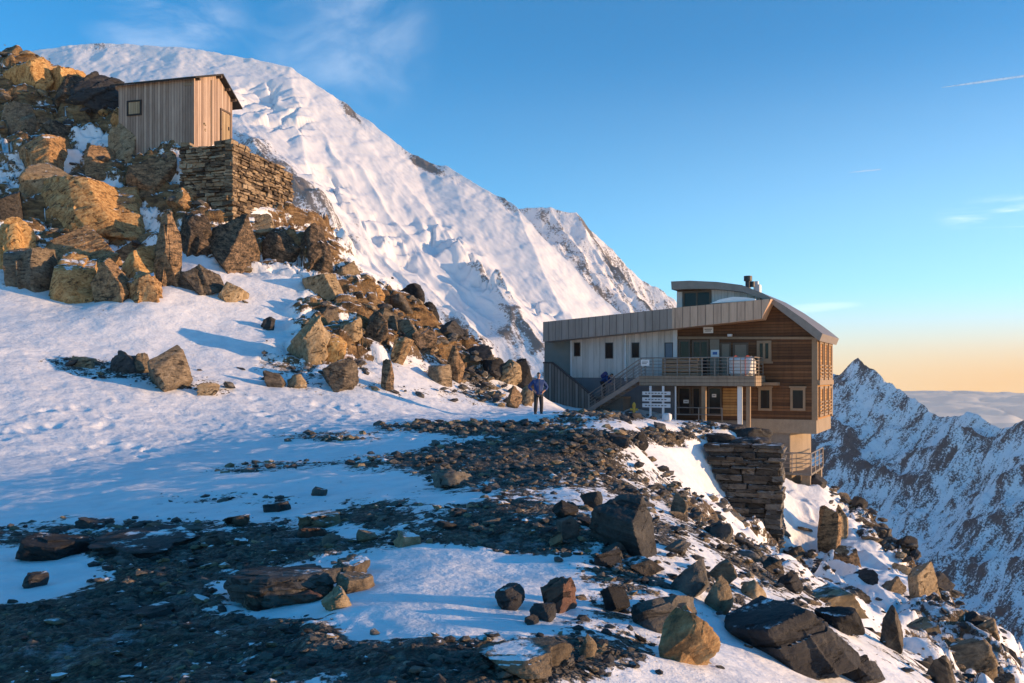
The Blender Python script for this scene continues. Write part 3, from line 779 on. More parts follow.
build_peak('mountain', [(690, 430, 930), (760, 405, 870), (800, 392, 836), (826, 374, 814), (842, 371, 800), (858, 363, 786), (872, 371, 774), (884, 380, 763), (900, 390, 749), (920, 403, 731), (934, 411, 719), (945, 414, 709), (962, 413, 695), (976, 414, 682), (990, 421, 670), (1002, 428, 659), (1014, 425, 649), (1030, 421, 635), (1070, 430, 605), (1180, 460, 520), (1330, 500, 430)],
           760, 460, 200, lambda t: 360 * t ** 0.95, -2.0, 300, 3, 'mont_rock', face_right, 'dark jagged rock ridge streaked with snow, in shade', None, None, None)
# valley glacier floor joining the peaks, far below the plateau
def valley():
    n, m = 200, 260
    Y = np.exp(np.linspace(math.log(90), math.log(1500), n)); U = np.linspace(-0.9, 1.1, m)
    yy, uu = np.meshgrid(Y, U, indexing='ij')
    x = (uu * yy).ravel(); y = yy.ravel()
    z = -40 - 0.28 * y + 10 * fbm(x * 0.008, y * 0.008, 0 * x, 4, 401) - 0.08 * x
    me = np_mesh('glacier', np.stack([x, y, z], 1), grid_faces(n, m), True)
    at = me.attributes.new('rock', 'FLOAT', 'POINT'); at.data.foreach_set('value', np.full(len(x), -0.1, np.float32))
    tag(link('glacier', me, M['mont_snow']), 'shaded snow of the glacier valley below the ridge', 'glacier', kind='structure')
valley()
# sea of cloud, following the curve of the earth
def cloudsea():
    n, m = 260, 420
    r = np.exp(np.linspace(math.log(2500), math.log(150000), n)); th = np.linspace(R(-55), R(60), m)
    rr, tt = np.meshgrid(r, th, indexing='ij')
    x = (rr * np.sin(tt)).ravel(); y = (rr * np.cos(tt)).ravel(); q = rr.ravel()
    z = -1250 - q * q / (2 * 6371000.0)
    sc = 1 / 2600.0
    z = z - 160 + 900 * (0.55 - ridged(x * sc * 0.7, y * sc * 0.7, 0 * x, 5, 501)) * sstep(2000, 9000, q) + 420 * fbm(x / 14000, y / 14000, 0 * x, 3, 507) * sstep(8000, 30000, q) + 90 * fbm(x * sc * 2, y * sc * 2, 0 * x, 3, 505)
    me = np_mesh('cloud_sea', np.stack([x, y, z], 1), grid_faces(n, m), True)
    tag(link('cloud_sea', me, M['cloud_sea']), 'sea of pale clouds filling the valleys to the horizon', 'clouds', kind='stuff')
cloudsea()
# ------------------------------------------------------------------ rocks
_ICO = {}
def ico(sub):
    if sub not in _ICO:
        bm = bmesh.new()
        bmesh.ops.create_icosphere(bm, subdivisions=sub, radius=1.0)
        v = np.array([p.co[:] for p in bm.verts]); f = np.array([[q.index for q in t.verts] for t in bm.faces])
        bm.free()
        _ICO[sub] = (v, f)
    return _ICO[sub]

def rock_verts(seed, sub, slab=0.0, rough=1.0, spike=0.0, blocks=(3, 6)):
    """an angular broken block: a sphere cut back by random planes, then weathered; fits the unit box"""
    r = np.random.default_rng(seed)
    d, f = ico(sub)
    bd = r.normal(size=3) * 0.35 + np.array([-0.35, 0.25, 1.0])
    if slab: bd = r.normal(size=3) * 0.1 + np.array([0, 0, 1.0])
    bd /= np.linalg.norm(bd)
    rad = np.zeros(len(d))
    # a few overlapping split blocks that share one bedding direction
    for j in range(1 if spike else int(r.integers(*blocks))):
        k = int(r.integers(6, 10))
        nrm = r.normal(size=(k, 3)); nrm -= np.outer(nrm @ bd, bd) * r.uniform(.3, .9); nrm /= np.linalg.norm(nrm, axis=1)[:, None]
        h = r.uniform(0.42, 0.95, k)
        if spike:
            nrm[:, 2] = np.abs(nrm[:, 2]) * 0.45; nrm /= np.linalg.norm(nrm, axis=1)[:, None]; h = r.uniform(0.40, 0.60, k)
        t = slab if slab else r.uniform(.35, .95)
        e1 = bd + r.normal(size=3) * .08; e2 = -bd + r.normal(size=3) * .08
        nrm = np.vstack([nrm, e1 / np.linalg.norm(e1), e2 / np.linalg.norm(e2)]); h = np.append(h, [t, (slab if slab else r.uniform(.35, .95))])
        dn = d @ nrm.T
        rj = np.where(dn > 0.05, h[None, :] / np.maximum(dn, 0.05), 9.0).min(1)
        rad = np.maximum(rad, np.minimum(rj, 1.2))
    v = d * rad[:, None]
    o = r.uniform(0, 100, 3)
    q = v + o
    n1 = fbm(q[:, 0] * 2.0, q[:, 1] * 2.0, q[:, 2] * 2.0, 3, 5)
    # bedding: the rock breaks in ledges
    lay = v @ bd * r.uniform(3.0, 5.5) + 0.35 * n1
    saw = lay - np.floor(lay)
    ledge = sstep(0.0, 0.12, saw) * (1 - 0.6 * saw) - 0.5
    lv = _hash(np.floor(lay).astype(np.int64), np.full(len(v), seed), np.zeros(len(v), np.int64), 3) - .5
    n2 = fbm(q[:, 0] * 5, q[:, 1] * 5, q[:, 2] * 5, 5, 9, 0.6)
    v = v * (1 + rough * (0.04 * n1 + 0.050 * n2 + 0.05 * ledge + 0.10 * lv))[:, None]
    lo, hi = v.min(0), v.max(0)
    return (v - (lo + hi) / 2) / (hi - lo), f

def rot_z(a):
    c, s = math.cos(a), math.sin(a)
    return np.array([[c, -s, 0], [s, c, 0], [0, 0, 1]])
def rot_y(a):
    c, s = math.cos(a), math.sin(a)
    return np.array([[c, 0, s], [0, 1, 0], [-s, 0, c]])

_seed = [100]
def rock(cx, by, w, h, mat, label, name='boulder', kind='block', tilt=0.0, depth=0.85, Y=None, sink=0.22, blocks=(3, 6), rough=1.0, group=None, cat='boulder', grow=1.08):
    """one rock seen w by h pixels large with its foot at row by"""
    _seed[0] += 1
    g = hit(cx, by, (Y - 3) if Y else 0)
    Yd = g[1]
    w *= grow; h *= grow
    W = w / F * Yd; H = h / F * Yd * (1 + sink); D = W * depth
    if kind == 'slab': D = W * max(depth, 0.9)
    big = max(w, h)
    sub = 6 if big > 60 else 5 if big > 26 else (4 if big > 16 else 3)
    V, f = rock_verts(_seed[0], sub, 0.42 if kind == 'slab' else 0.0, rough, 1 if kind == 'spike' else 0, blocks)
    tilt = tilt + random.uniform(-9, 9)
    if tilt:
        V = V @ rot_y(R(-tilt)).T
        lo, hi = V.min(0), V.max(0); V = (V - (lo + hi) / 2) / (hi - lo)
    V = V * np.array([W, D, H])
    V = V @ rot_z(random.uniform(-0.4, 0.4)).T
    me = np_mesh(name, V, f, True)
    if hasattr(me, 'set_sharp_from_angle'): me.set_sharp_from_angle(angle=R(38))
    o = link(name, me, M[mat])
    base = g[2]
    o.location = (g[0], Yd + D * 0.35, base + H * 0.5 - H * sink / (1 + sink))
    tag(o, label, cat, group)
    return o

GO = 'boulders of the outcrop below the hut'
OUT = [  # cx, foot row, width, height, material, label, kind, tilt
    (82, 112, 76, 52, 'dark', 'huge black shaded boulder left of the hut wall, the darkest on the hilltop', 'block', 8),
    (70, 113, 38, 30, 'ochre', 'golden block in front of the black boulder beside the hut', 'block', 0),
    (26, 94, 54, 42, 'ochre', 'broad cracked rock at the very top left of the outcrop', 'block', 10),
    (60, 96, 40, 28, 'ochre', 'low ledge rock on the skyline between the outcrop top and the black boulder', 'slab', 12),
    (14, 126, 34, 40, 'brown', 'brown rock at the picture edge under the topmost outcrop rock', 'block', -10),
    (34, 124, 26, 22, 'ochre', 'small ochre rock wedged under the golden block', 'block', 0),
    (52, 133, 46, 22, 'ochre', 'flat ochre slab below the golden block', 'slab', 8),
    (116, 137, 38, 28, 'ochre', 'rounded ochre boulder below the hut window', 'block', 5),
    (148, 141, 34, 17, 'ochre', 'low ochre slab against the foot of the hut boards', 'slab', 6),
    (186, 143, 32, 14, 'brown', 'low brown slab between hut corner and stone wall', 'slab', 0),
    (38, 170, 62, 38, 'ochre', 'wide jumbled ochre rock in the upper left of the outcrop', 'block', 15),
    (95, 184, 50, 50, 'ochre', 'tall ochre rock with a vertical cleft, mid outcrop', 'block', -12),
    (122, 158, 28, 40, 'brown', 'narrow brown rock standing under the rounded boulder by the hut', 'block', 20),
    (150, 198, 46, 46, 'ochre', 'large ochre rock sloping to the snow gully left of the stone wall', 'block', 25),
    (40, 211, 54, 42, 'brown', 'dark cleft brown rock at the centre left of the outcrop', 'block', -8),
    (76, 204, 44, 36, 'ochre', 'bright golden wedge beside the dark cleft', 'block', 30),
    (84, 228, 116, 44, 'ochre', 'long sloping ochre slab, the longest rock of the outcrop', 'slab', 14),
    (178, 219, 32, 27, 'ochre', 'golden block at the foot of the shaded stone wall', 'block', 0),
    (192, 256, 38, 46, 'ochre', 'leaning rock under the golden block by the stone wall', 'block', -25),
    (224, 268, 52, 56, 'ochre', 'tall split ochre rock below the stone wall corner', 'block', -18),
    (10, 270, 32, 52, 'ochre', 'ochre rock cut by the picture edge, above the snow slope', 'block', 0),
    (78, 272, 78, 50, 'ochre', 'big square ochre block in the lower part of the outcrop', 'block', 8),
    (132, 250, 46, 36, 'ochre', 'flat topped ochre block right of the big square block', 'block', 10),
    (138, 288, 44, 48, 'ochre', 'golden block with a sheer right face, low in the outcrop', 'block', -6),
    (163, 287, 28, 74, 'ochre', 'tall narrow ochre pillar at the right end of the lower outcrop', 'block', 6),
    (22, 288, 46, 42, 'brown', 'layered brown rock low at the left edge', 'slab', 20),
    (66, 302, 56, 50, 'ochre', 'ochre rock with slanting layers at the foot of the outcrop', 'block', 32),
    (108, 304, 42, 44, 'ochre', 'ochre rock touching the snow under the big square block', 'block', 18),
    (140, 304, 34, 32, 'ochre', 'lowest ochre rock of the outcrop, alone on the snow edge', 'block', 0),
    (196, 292, 44, 26, 'brown', 'long brown slab lying on the snow below the leaning rock', 'slab', 24),
    (228, 302, 32, 20, 'brown', 'thin brown slab tipped on the snow under the split rock', 'slab', -20),
    (280, 250, 48, 36, 'ochre', 'rough ochre rock under the sunlit end of the stone wall', 'block', 12),
    (314, 265, 36, 48, 'ochre', 'pointed ochre rock right of the stone wall foot', 'block', -15),
    (344, 273, 36, 18, 'brown', 'flat brown rock on the ridge beyond the pointed ochre rock', 'slab', 20),
    (255, 234, 34, 22, 'brown', 'small brown rock at the base of the sunlit stone wall', 'block', 0),
    (8, 228, 24, 30, 'brown', 'dark brown knob at the left edge beside the long slab', 'block', 0),
    (118, 228, 30, 24, 'brown', 'brown chip wedged under the lower end of the long slab', 'block', 0),
    (208, 222, 26, 20, 'brown', 'brown lump between stone wall and split rock', 'block', 0),
]
for cx, by, w, h, mt, lb, kd, tl in OUT:
    rock(cx, by, w, h, mt, lb, kind=kd, tilt=tl, group=GO, depth=1.0, sink=0.4, grow=1.06, blocks=(1, 4), rough=0.8)

GM = 'boulders of the middle outcrop'
MID = [
    (304, 366, 46, 46, 'brown', 'big rounded grey brown boulder, largest of the middle outcrop', 'block', 10),
    (332, 364, 30, 34, 'ochre', 'golden faced rock leaning on the big rounded boulder', 'block', -25),
    (375, 353, 28, 32, 'ochre', 'pointed triangular ochre rock in the middle outcrop', 'spike', 0),
    (320, 300, 40, 24, 'brown', 'dark brown slab tilted out of the snow above the rounded boulder', 'slab', 30),
    (348, 303, 34, 18, 'ochre', 'ochre slab next to the tilted dark brown slab', 'slab', 20),
    (373, 298, 22, 21, 'ochre', 'small bright golden block near the ridge above the middle outcrop', 'block', 0),
    (400, 294, 34, 17, 'dark', 'dark slab on the ridge right of the small golden block', 'slab', 15),
    (413, 304, 24, 20, 'dark', 'dark block just under the ridge slab', 'block', 0),
    (430, 314, 18, 20, 'dark', 'black block at the end of the ridge against the mountain', 'block', 0),
    (400, 308, 24, 16, 'brown', 'brown block between the golden block and the dark blocks', 'block', 10),
    (384, 334, 34, 24, 'brown', 'brown broken rock behind the triangular rock', 'block', 24),
    (408, 346, 34, 28, 'brown', 'brown rock in the right half of the middle outcrop', 'block', 24),
    (400, 364, 26, 26, 'ochre', 'ochre rock low on the right of the triangular rock', 'block', 14),
    (424, 363, 24, 26, 'ochre', 'ochre rock with a sunlit side, right end of the middle outcrop', 'block', -10),
    (338, 391, 36, 32, 'brown', 'brown layered rock at the foot of the rounded boulder', 'block', 30),
    (386, 391, 12, 30, 'ochre', 'small upright golden stone pillar on the snow', 'spike', 0),
    (322, 326, 30, 20, 'brown', 'brown rock above the rounded boulder', 'block', 20),
    (352, 330, 30, 22, 'brown', 'brown ledge between the tilted slab and the triangular rock', 'slab', 24),
    (350, 350, 22, 22, 'brown', 'small brown block left of the triangular rock', 'block', 0),
    (450, 347, 26, 18, 'dark', 'dark block on the shaded ridge side above the refuge track', 'block', 0),
    (454, 381, 20, 36, 'ochre', 'upright ochre rock near the lower end of the ridge', 'block', 16),
    (438, 383, 24, 18, 'brown', 'flat brown rock beside the upright ochre rock', 'slab', 10),
    (478, 366, 28, 20, 'dark', 'dark blue grey block low on the ridge', 'block', 0),
    (494, 378, 22, 20, 'dark', 'dark shaded block near the ridge end, left of the refuge', 'block', 0),
    (510, 386, 24, 26, 'brown', 'brown rock at the ridge end behind the standing hiker', 'block', 0),
    (524, 390, 22, 30, 'dark', 'dark pointed rock beside the wooden screen of the refuge', 'spike', 0),
    (514, 408, 16, 22, 'ochre', 'golden rock at the snow edge left of the standing hiker', 'block', 0),
    (527, 406, 18, 20, 'brown', 'brown rock right behind the standing hiker', 'block', 20),
    (465, 352, 20, 16, 'brown', 'brown block under the dark block of the ridge', 'block', 0),
    (440, 332, 20, 14, 'dark', 'dark stone on the ridge skyline below the black end block', 'block', 0),
    (267, 331, 14, 13, 'dark', 'single dark stone on the snow left of the middle outcrop', 'block', 0),
    (272, 388, 20, 17, 'brown', 'small brown rock on the snow lower left of the middle outcrop', 'block', 0),
    (296, 388, 20, 14, 'brown', 'brown rock under the big rounded boulder', 'slab', 20),
    (160, 391, 46, 46, 'brown', 'lone upright brown boulder on the open snow slope', 'block', 24),
    (123, 373, 26, 22, 'dark', 'dark rock next to the lone upright boulder', 'block', 0),
    (140, 374, 14, 20, 'brown', 'small rock squeezed between dark rock and lone boulder', 'block', 0),
    (207, 396, 20, 12, 'brown', 'small brown rock right of the lone upright boulder', 'block', 0),
    (80, 366, 26, 10, 'brown', 'flat brown stones poking out of the snow left of the dark rock', 'slab', 0),
]
for cx, by, w, h, mt, lb, kd, tl in MID:
    rock(cx, by, w, h, mt, lb, kind=kd, tilt=tl, group=GM, depth=0.9, sink=0.36, grow=1.04, blocks=(1, 4), rough=0.8)

GF = 'boulders at the plateau rim'
FG = [
    (624, 555, 76, 56, 'grey', 'big angular grey boulder with a sunlit right end at the plateau rim', 'block', 14),
    (562, 611, 40, 34, 'red', 'squared reddish brown block at the bottom centre', 'block', 2),
    (510, 607, 32, 23, 'dark', 'rounded dark stone on the snow left of the reddish block', 'block', 0),
    (544, 620, 28, 18, 'dark', 'dark stone in front of the reddish block', 'block', 0),
    (691, 666, 62, 52, 'ochre', 'golden sunlit boulder with a dark left side near the bottom', 'block', 6),
    (657, 632, 50, 28, 'grey', 'grey boulder touching the golden boulder from behind', 'block', -8),
    (678, 621, 50, 30, 'grey', 'rounded grey brown boulder above the golden boulder', 'block', 12),
    (694, 599, 42, 38, 'grey', 'brown grey boulder with a pointed top below the big angular boulder', 'block', -12),
    (722, 613, 28, 38, 'brown', 'steep brown boulder leaning on the pointed one', 'block', 35),
    (640, 450, 17, 19, 'dark', 'upright dark block on the snow rim in front of the refuge', 'block', 4),
    (618, 446, 24, 11, 'dark', 'flat dark stone left of the upright dark block', 'slab', 0),
    (455, 487, 50, 17, 'grey', 'flat grey slab lying on the rubble in the middle of the plateau', 'slab', 0),
    (592, 509, 24, 18, 'grey', 'grey stone just behind the big angular boulder', 'block', 0),
    (566, 519, 28, 17, 'dark', 'dark stone with snow behind it, left of the big boulder', 'block', 0),
    (568, 543, 24, 22, 'grey', 'grey block below left of the big boulder', 'block', 0),
    (556, 548, 14, 16, 'brown', 'small brown stone in the rubble left of the big boulder', 'block', 0),
    (680, 521, 18, 26, 'brown', 'narrow slanting rock on the lit slope above the big boulder', 'block', 40),
    (678, 555, 28, 13, 'grey', 'grey stone on the lit snow right of the big boulder', 'block', 0),
    (723, 545, 24, 20, 'grey', 'grey rock on the lit slope below the stone pillar', 'block', 20),
    (724, 583, 30, 22, 'brown', 'brown rock on the slope above the long dark boulder', 'block', 20),
    (606, 569, 32, 16, 'dark', 'dark stone under the big angular boulder', 'slab', 0),
    (618, 560, 30, 16, 'grey', 'long grey stone wedged under the right of the big boulder', 'slab', 30),
    (616, 611, 32, 24, 'dark', 'dark rock between reddish block and grey boulder', 'block', 20),
    (645, 575, 46, 12, 'brown', 'thin long slab sliding from the big boulder', 'slab', 32),
    (526, 684, 104, 22, 'brown', 'wide brown slab half sunk in the mud at the bottom edge', 'slab', 2),
    (589, 657, 24, 24, 'brown', 'brown rock with a lit corner right of the wide muddy slab', 'block', 0),
    (530, 622, 16, 9, 'dark', 'small dark stone between two dark stones at the bottom centre', 'block', 0),
    (806, 668, 138, 62, 'dark', 'long dark boulder in shade at the bottom right, largest near the pillar slope', 'block', 24),
    (868, 688, 48, 30, 'dark', 'dark rock at the bottom edge under the long dark boulder', 'block', 20),
    (832, 552, 24, 46, 'ochre', 'tall leaning orange rock flake on the slope under the refuge', 'block', -28),
    (842, 528, 16, 34, 'brown', 'narrow brown flake standing behind the tall orange flake', 'block', -30),
    (850, 562, 26, 26, 'ochre', 'orange rock at the foot of the tall flake', 'block', -25),
    (838, 592, 70, 20, 'brown', 'broad flat slab capping the layered ledge on the right slope', 'slab', 22),
    (840, 612, 56, 22, 'brown', 'second layer of the ledge under the broad flat slab', 'slab', 12),
    (846, 632, 48, 22, 'dark', 'lowest dark layer of the ledge on the right slope', 'slab', 8),
    (896, 650, 26, 44, 'brown', 'upright brown rock right of the layered ledge', 'block', 10),
    (968, 624, 38, 34, 'dark', 'dark block on the right ridge line', 'block', 20),
    (928, 596, 34, 42, 'brown', 'dark brown rock on the ridge line above the dark block', 'block', 20),
    (976, 666, 54, 44, 'brown', 'reddish brown broken rock near the right edge', 'block', -10),
    (946, 684, 28, 36, 'brown', 'brown rock at the bottom edge left of the broken rock', 'block', 10),
    (910, 552, 22, 15, 'dark', 'dark stone on the ridge line between orange flake and valley', 'block', 0),
    (886, 532, 18, 14, 'dark', 'small dark stone higher on the ridge line', 'block', 0),
    (819, 485, 20, 14, 'dark', 'dark rock under the catwalk of the refuge', 'block', 0),
    (1010, 684, 30, 30, 'brown', 'brown rock in the bottom right corner', 'block', 0),
    (946, 578, 26, 20, 'dark', 'dark angular rock on the ridge line just below the dark brown rock', 'block', 25),
    (990, 636, 28, 22, 'brown', 'brown slab on the ridge line right of the dark block', 'slab', 30),
    (1012, 652, 24, 24, 'dark', 'dark rock on the ridge line at the right picture edge', 'block', 20),
    (898, 580, 30, 18, 'brown', 'brown slab on the snow between ridge line and layered ledge', 'slab', 30),
    (930, 640, 34, 22, 'brown', 'brown slab half buried between upright rock and dark block', 'slab', 30),
    (868, 580, 26, 14, 'dark', 'thin dark slab on the snow right of the broad flat slab', 'slab', 25),
    (862, 506, 16, 12, 'dark', 'dark stone beside the top of the ridge below the refuge', 'block', 0),
    (846, 496, 14, 12, 'brown', 'brown stone at the top of the ridge below the refuge', 'block', 0),
    (756, 600, 26, 20, 'brown', 'brown block just above the long dark boulder', 'block', 15),
    (776, 576, 24, 16, 'brown', 'brown slab on the slope below the stone pillar foot', 'slab', 25),
    (800, 560, 26, 16, 'brown', 'brown slab left of the tall orange flake', 'slab', 25),
    (792, 590, 24, 20, 'dark', 'dark rock left of the layered ledge', 'block', 15),
]
for cx, by, w, h, mt, lb, kd, tl in FG:
    rock(cx, by, w, h, mt, lb, kind=kd, tilt=tl, group=GF, depth=0.95, sink=0.42, grow=0.98, blocks=(1, 3), rough=0.7)

GP = 'stones lying on the plateau'
PL = [
    (43, 560, 62, 20, 'dark', 'flat dark slab at the left side of the plateau'),
    (31, 586, 22, 13, 'dark', 'dark stone on the small snow patch at the left'),
    (128, 556, 96, 17, 'dark', 'long low dark slab in the rubble right of the left snow patch'),
    (156, 536, 34, 12, 'brown', 'brown topped stone at the edge of the big snow field'),
    (274, 600, 112, 25, 'grey', 'large flat slab with a brown top on the snow, biggest on the plateau'),
    (300, 600, 64, 14, 'red', 'dark red slab leaning on the large flat slab'),
    (257, 606, 30, 16, 'brown', 'brown stone in front of the large flat slab'),
    (348, 580, 36, 16, 'brown', 'orange lit stone at the right end of the large flat slab'),
    (352, 594, 38, 15, 'brown', 'flat brown stone under the orange lit stone'),
    (334, 612, 30, 17, 'brown', 'brown stone at the snow edge below the flat brown stone'),
    (316, 529, 40, 11, 'brown', 'flat brown stone in the middle of the dark rubble band'),
    (310, 538, 28, 10, 'red', 'reddish stone below the flat brown stone of the rubble band'),
    (366, 541, 20, 10, 'brown', 'small orange stone right of the reddish stone'),
    (406, 549, 26, 12, 'brown', 'orange lit stone at the right of the dark rubble band'),
    (274, 512, 26, 9, 'dark', 'dark stone at the near edge of the big snow field'),
    (318, 495, 16, 8, 'grey', 'single grey stone on the big snow field'),
    (330, 545, 18, 11, 'grey', 'grey stone just below the reddish stone'),
    (236, 530, 26, 10, 'brown', 'brown stone left of the flat brown stone in the rubble band'),
    (210, 548, 22, 9, 'grey', 'small grey stone right of the long low slab'),
    (240, 548, 16, 9, 'brown', 'small orange stone between rubble band and large slab'),
    (88, 530, 34, 8, 'dark', 'thin dark slab along the near edge of the snow at the left'),
    (150, 614, 40, 8, 'grey', 'thin grey slab nearly buried in the dark track'),
]
for cx, by, w, h, mt, lb in PL:
    rock(cx, by, w, h, mt, lb, name='stone', kind='slab', tilt=random.uniform(-8, 8), group=GP, depth=1.1, sink=0.4, cat='stone')

# countable stones between the boulders; same look, told apart by nothing but where they lie
def pick(n, fn):
    """random spots of the ground, weighted by fn(px, py, x, y, z, gravel)"""
    x, y, z = TV[:, 0], TV[:, 1], TV[:, 2]
    px = 512 + x / y * F; py = HZ - (z - EYE) / y * F
    wgt = fn(px, py, x, y, z, TG).clip(0, None)
    wgt = np.where((px > -40) & (px < 1064) & (py < 720), wgt, 0)
    wgt = wgt / wgt.sum()
    return rng.choice(len(x), n, p=wgt, replace=False)
def inbox(px, py, x0, y0, x1, y1):
    return ((px > x0) & (px < x1) & (py > y0) & (py < y1)).astype(float)
LIB = []
for i in range(14):
    V, f = rock_verts(900 + i, 3, 0.45 if i % 3 == 0 else 0.0, 0.7, 0, (1, 3))
    me = np_mesh('stone', V, f, True)
    if hasattr(me, 'set_sharp_from_angle'): me.set_sharp_from_angle(angle=R(38))
    LIB.append(me)
LIBM = {}
def lib(i, mt):
    if (i, mt) not in LIBM:
        me = LIB[i].copy(); me.materials.clear(); me.materials.append(M[mt]); LIBM[(i, mt)] = me
    return LIBM[(i, mt)]
def strew(n, fn, mats, pxlo, pxhi, label, group, dip=0.0, flat=1.0):
    for i in pick(n, fn):
        x, y, z = TV[i]
        s = (pxlo + (pxhi - pxlo) * random.random() ** 2.2) / F * y
        o = bpy.data.objects.new('stone', lib(random.randrange(len(LIB)), random.choice(mats)))
        COL.objects.link(o)
        o.scale = (s * random.uniform(.8, 1.4), s * random.uniform(.7, 1.1), s * random.uniform(.35, .75))
        o.rotation_euler = (random.uniform(-.3, .3), random.uniform(-.3, .3), random.uniform(0, 6.28))
        if dip:
            o.rotation_euler = (random.uniform(-.25, .25), dip + random.uniform(-.25, .25), random.uniform(-.5, .5))
            o.scale = (o.scale.x * random.uniform(1.2, 2.0), o.scale.y, o.scale.z * flat)
        o.location = (x, y, z + o.scale.z * 0.22)
        tag(o, label, 'stone', group)
strew(80, lambda px, py, x, y, z, g: inbox(px, py, 570, 440, 790, 690) * (0.45 + g.clip(0, 1)), ['grey', 'dark', 'brown', 'grey'], 6, 19, 'small grey or brown stone among the boulders of the lit rim slope', 'small stones on the rim slope', 0.42, 0.8)
strew(70, lambda px, py, x, y, z, g: inbox(px, py, 770, 480, 1024, 690) * (0.2 + g.clip(0, 1)), ['brown', 'dark', 'brown'], 6, 18, 'small brown or dark stone on the steep slope below the refuge', 'small stones below the refuge', 0.42, 0.8)
strew(40, lambda px, py, x, y, z, g: inbox(px, py, 230, 280, 540, 400) * (0.15 + g.clip(0, 1)), ['brown', 'dark', 'ochre', 'brown'], 5, 13, 'small brown stone on the snow around the middle outcrop', 'small stones around the middle outcrop', 0.4, 0.9)
strew(28, lambda px, py, x, y, z, g: inbox(px, py, 0, 60, 330, 300) * (0.2 + g.clip(0, 1)), ['ochre', 'brown'], 6, 16, 'small ochre stone wedged between the outcrop boulders below the hut', 'small stones in the upper outcrop', 0.35, 1.0)
strew(15, lambda px, py, x, y, z, g: inbox(px, py, 560, 412, 735, 452) * (0.3 + g.clip(0, 1)), ['dark', 'dark', 'grey'], 6, 15, 'small dark stone on the flat snow in front of the refuge stairs', 'small stones in front of the refuge')
strew(12, lambda px, py, x, y, z, g: inbox(px, py, 40, 345, 230, 400) * (0.02 + g.clip(0, 1)), ['brown', 'dark'], 4, 9, 'small brown stone around the lone upright boulder on the snow slope', 'small stones by the lone boulder')
strew(36, lambda px, py, x, y, z, g: inbox(px, py, 0, 500, 570, 690) * (0.03 + g.clip(0, 1)), ['grey', 'dark', 'grey', 'brown'], 7, 20, 'small flat stone lying on the dark rubble of the plateau floor', 'small stones on the plateau floor', 0.02, 0.7)

def scree(n):
    shapes = []
    for i in range(8):
        r = np.random.default_rng(700 + i)
        v, f = ico(1)
        v = v * r.uniform(0.6, 1.15, (len(v), 1)); v = v * np.array([1, .75, .42])
        shapes.append((v, f))
    lo, fi, mi = [], [], []
    def dens(px, py, x, y, z, g):
        flat = sstep(0.30, 0.8, g) * 1.0 + 0.22 * sstep(0.12, 0.5, g)
        right = (px > 560) & (py > 430)
        return flat * np.where(right, 2.2, 1.0) * np.where(py < 330, 0.25, 1.0) * np.where(py > 620, 0.7, 1.0)
    idx = pick(n, dens)
    b = 0
    for i in idx:
        x, y, z = TV[i]
        s = (1.1 + 8.0 * random.random() ** 3.0) / F * max(y, 6.0)
        v, f = shapes[random.randrange(8)]
        q = v * s
        q = q @ rot_y(random.uniform(-.4, .4)).T @ rot_z(random.uniform(0, 6.28)).T
        lo.append(q + np.array([x + random.uniform(-.01, .01) * y, y + random.uniform(-.02, .02) * y * .3, z + s * 0.10])); fi.append(f + b); b += len(v)
        mi.append(np.full(len(f), random.choices([0, 1, 2, 3], [5, 6, 3, 0])[0], np.int32))
    me = np_mesh('scree', np.vstack(lo), np.vstack(fi), False)
    for a in ('dark', 'grey', 'brown', 'ochre'): me.materials.append(M[a])
    me.polygons.foreach_set('material_index', np.concatenate(mi))
    tag(link('scree', me), 'fine dark rubble of countless small stones strewn over the plateau', 'rubble', kind='stuff')
scree(17000)
# ------------------------------------------------------------------ things built on a turned ground plan
class Frame:
    """local frame of a building: x along its front to the right, y into it, z up; px/py read on a plane d metres before the front"""
    def __init__(self, px, Y, z0, a):
        self.o = np.array([(px - 512) / F * Y, Y, z0])
        self.a = R(a)
        self.ex = np.array([math.cos(self.a), -math.sin(self.a), 0.0])
        self.ey = np.array([math.sin(self.a), math.cos(self.a), 0.0])
    def at(self, px, py, d=0.0):
        r = ray(px, py); c = CAM - self.o
        s = (-d - c @ self.ey) / (r @ self.ey)
        p = c + r * s
        return float(p @ self.ex), float(p[2])
    def side(self, px, py, x=0.0):
        """point on the plane local x = x: returns (y, z)"""
        r = ray(px, py); c = CAM - self.o
        s = (x - c @ self.ex) / (r @ self.ex)
        p = c + r * s
        return float(p @ self.ey), float(p[2])
    def root(self, name):
        return empty(name, tuple(self.o), -self.a)
    def world(self, x, y, z):
        p = self.o + self.ex * x + self.ey * y
        return np.array([p[0], p[1], self.o[2] + z])

B = Frame(816, 50.0, EYE - 42 / F * 50.0, 27)
def bx(px, d=0.0): return B.at(px, 376, d)[0]
def bz(py, px=745, d=0.0): return B.at(px, py, d)[1]
def bp(pts, d=0.0): return [B.at(px, py, d) for px, py in pts]

ref = B.root('mountain_refuge')
tag(ref, 'large timber and metal mountain refuge with curved roof, perched on the ridge end', 'refuge')

DEP = 6.0
# --- main timber body with the curved top
body = bp([(677, 304), (677, 420), (816, 420), (816, 337), (805, 327.5), (795, 318.5), (784, 311.5), (767, 300), (742, 292), (717, 289), (677, 290)])
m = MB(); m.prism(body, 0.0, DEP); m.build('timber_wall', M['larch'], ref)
# right-hand facade: boards proud of the body, sunlight put into their golden colour
z_top = B.at(816, 338)[1]; z_bot = B.at(816, 420)[1]
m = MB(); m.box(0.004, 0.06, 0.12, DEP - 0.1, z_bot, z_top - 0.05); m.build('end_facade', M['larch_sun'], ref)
m = MB(); m.box(-0.22, 0.09, -0.05, 0.14, z_bot - 0.02, z_top + 0.02); m.build('corner_post', M['trim_wood'], ref)
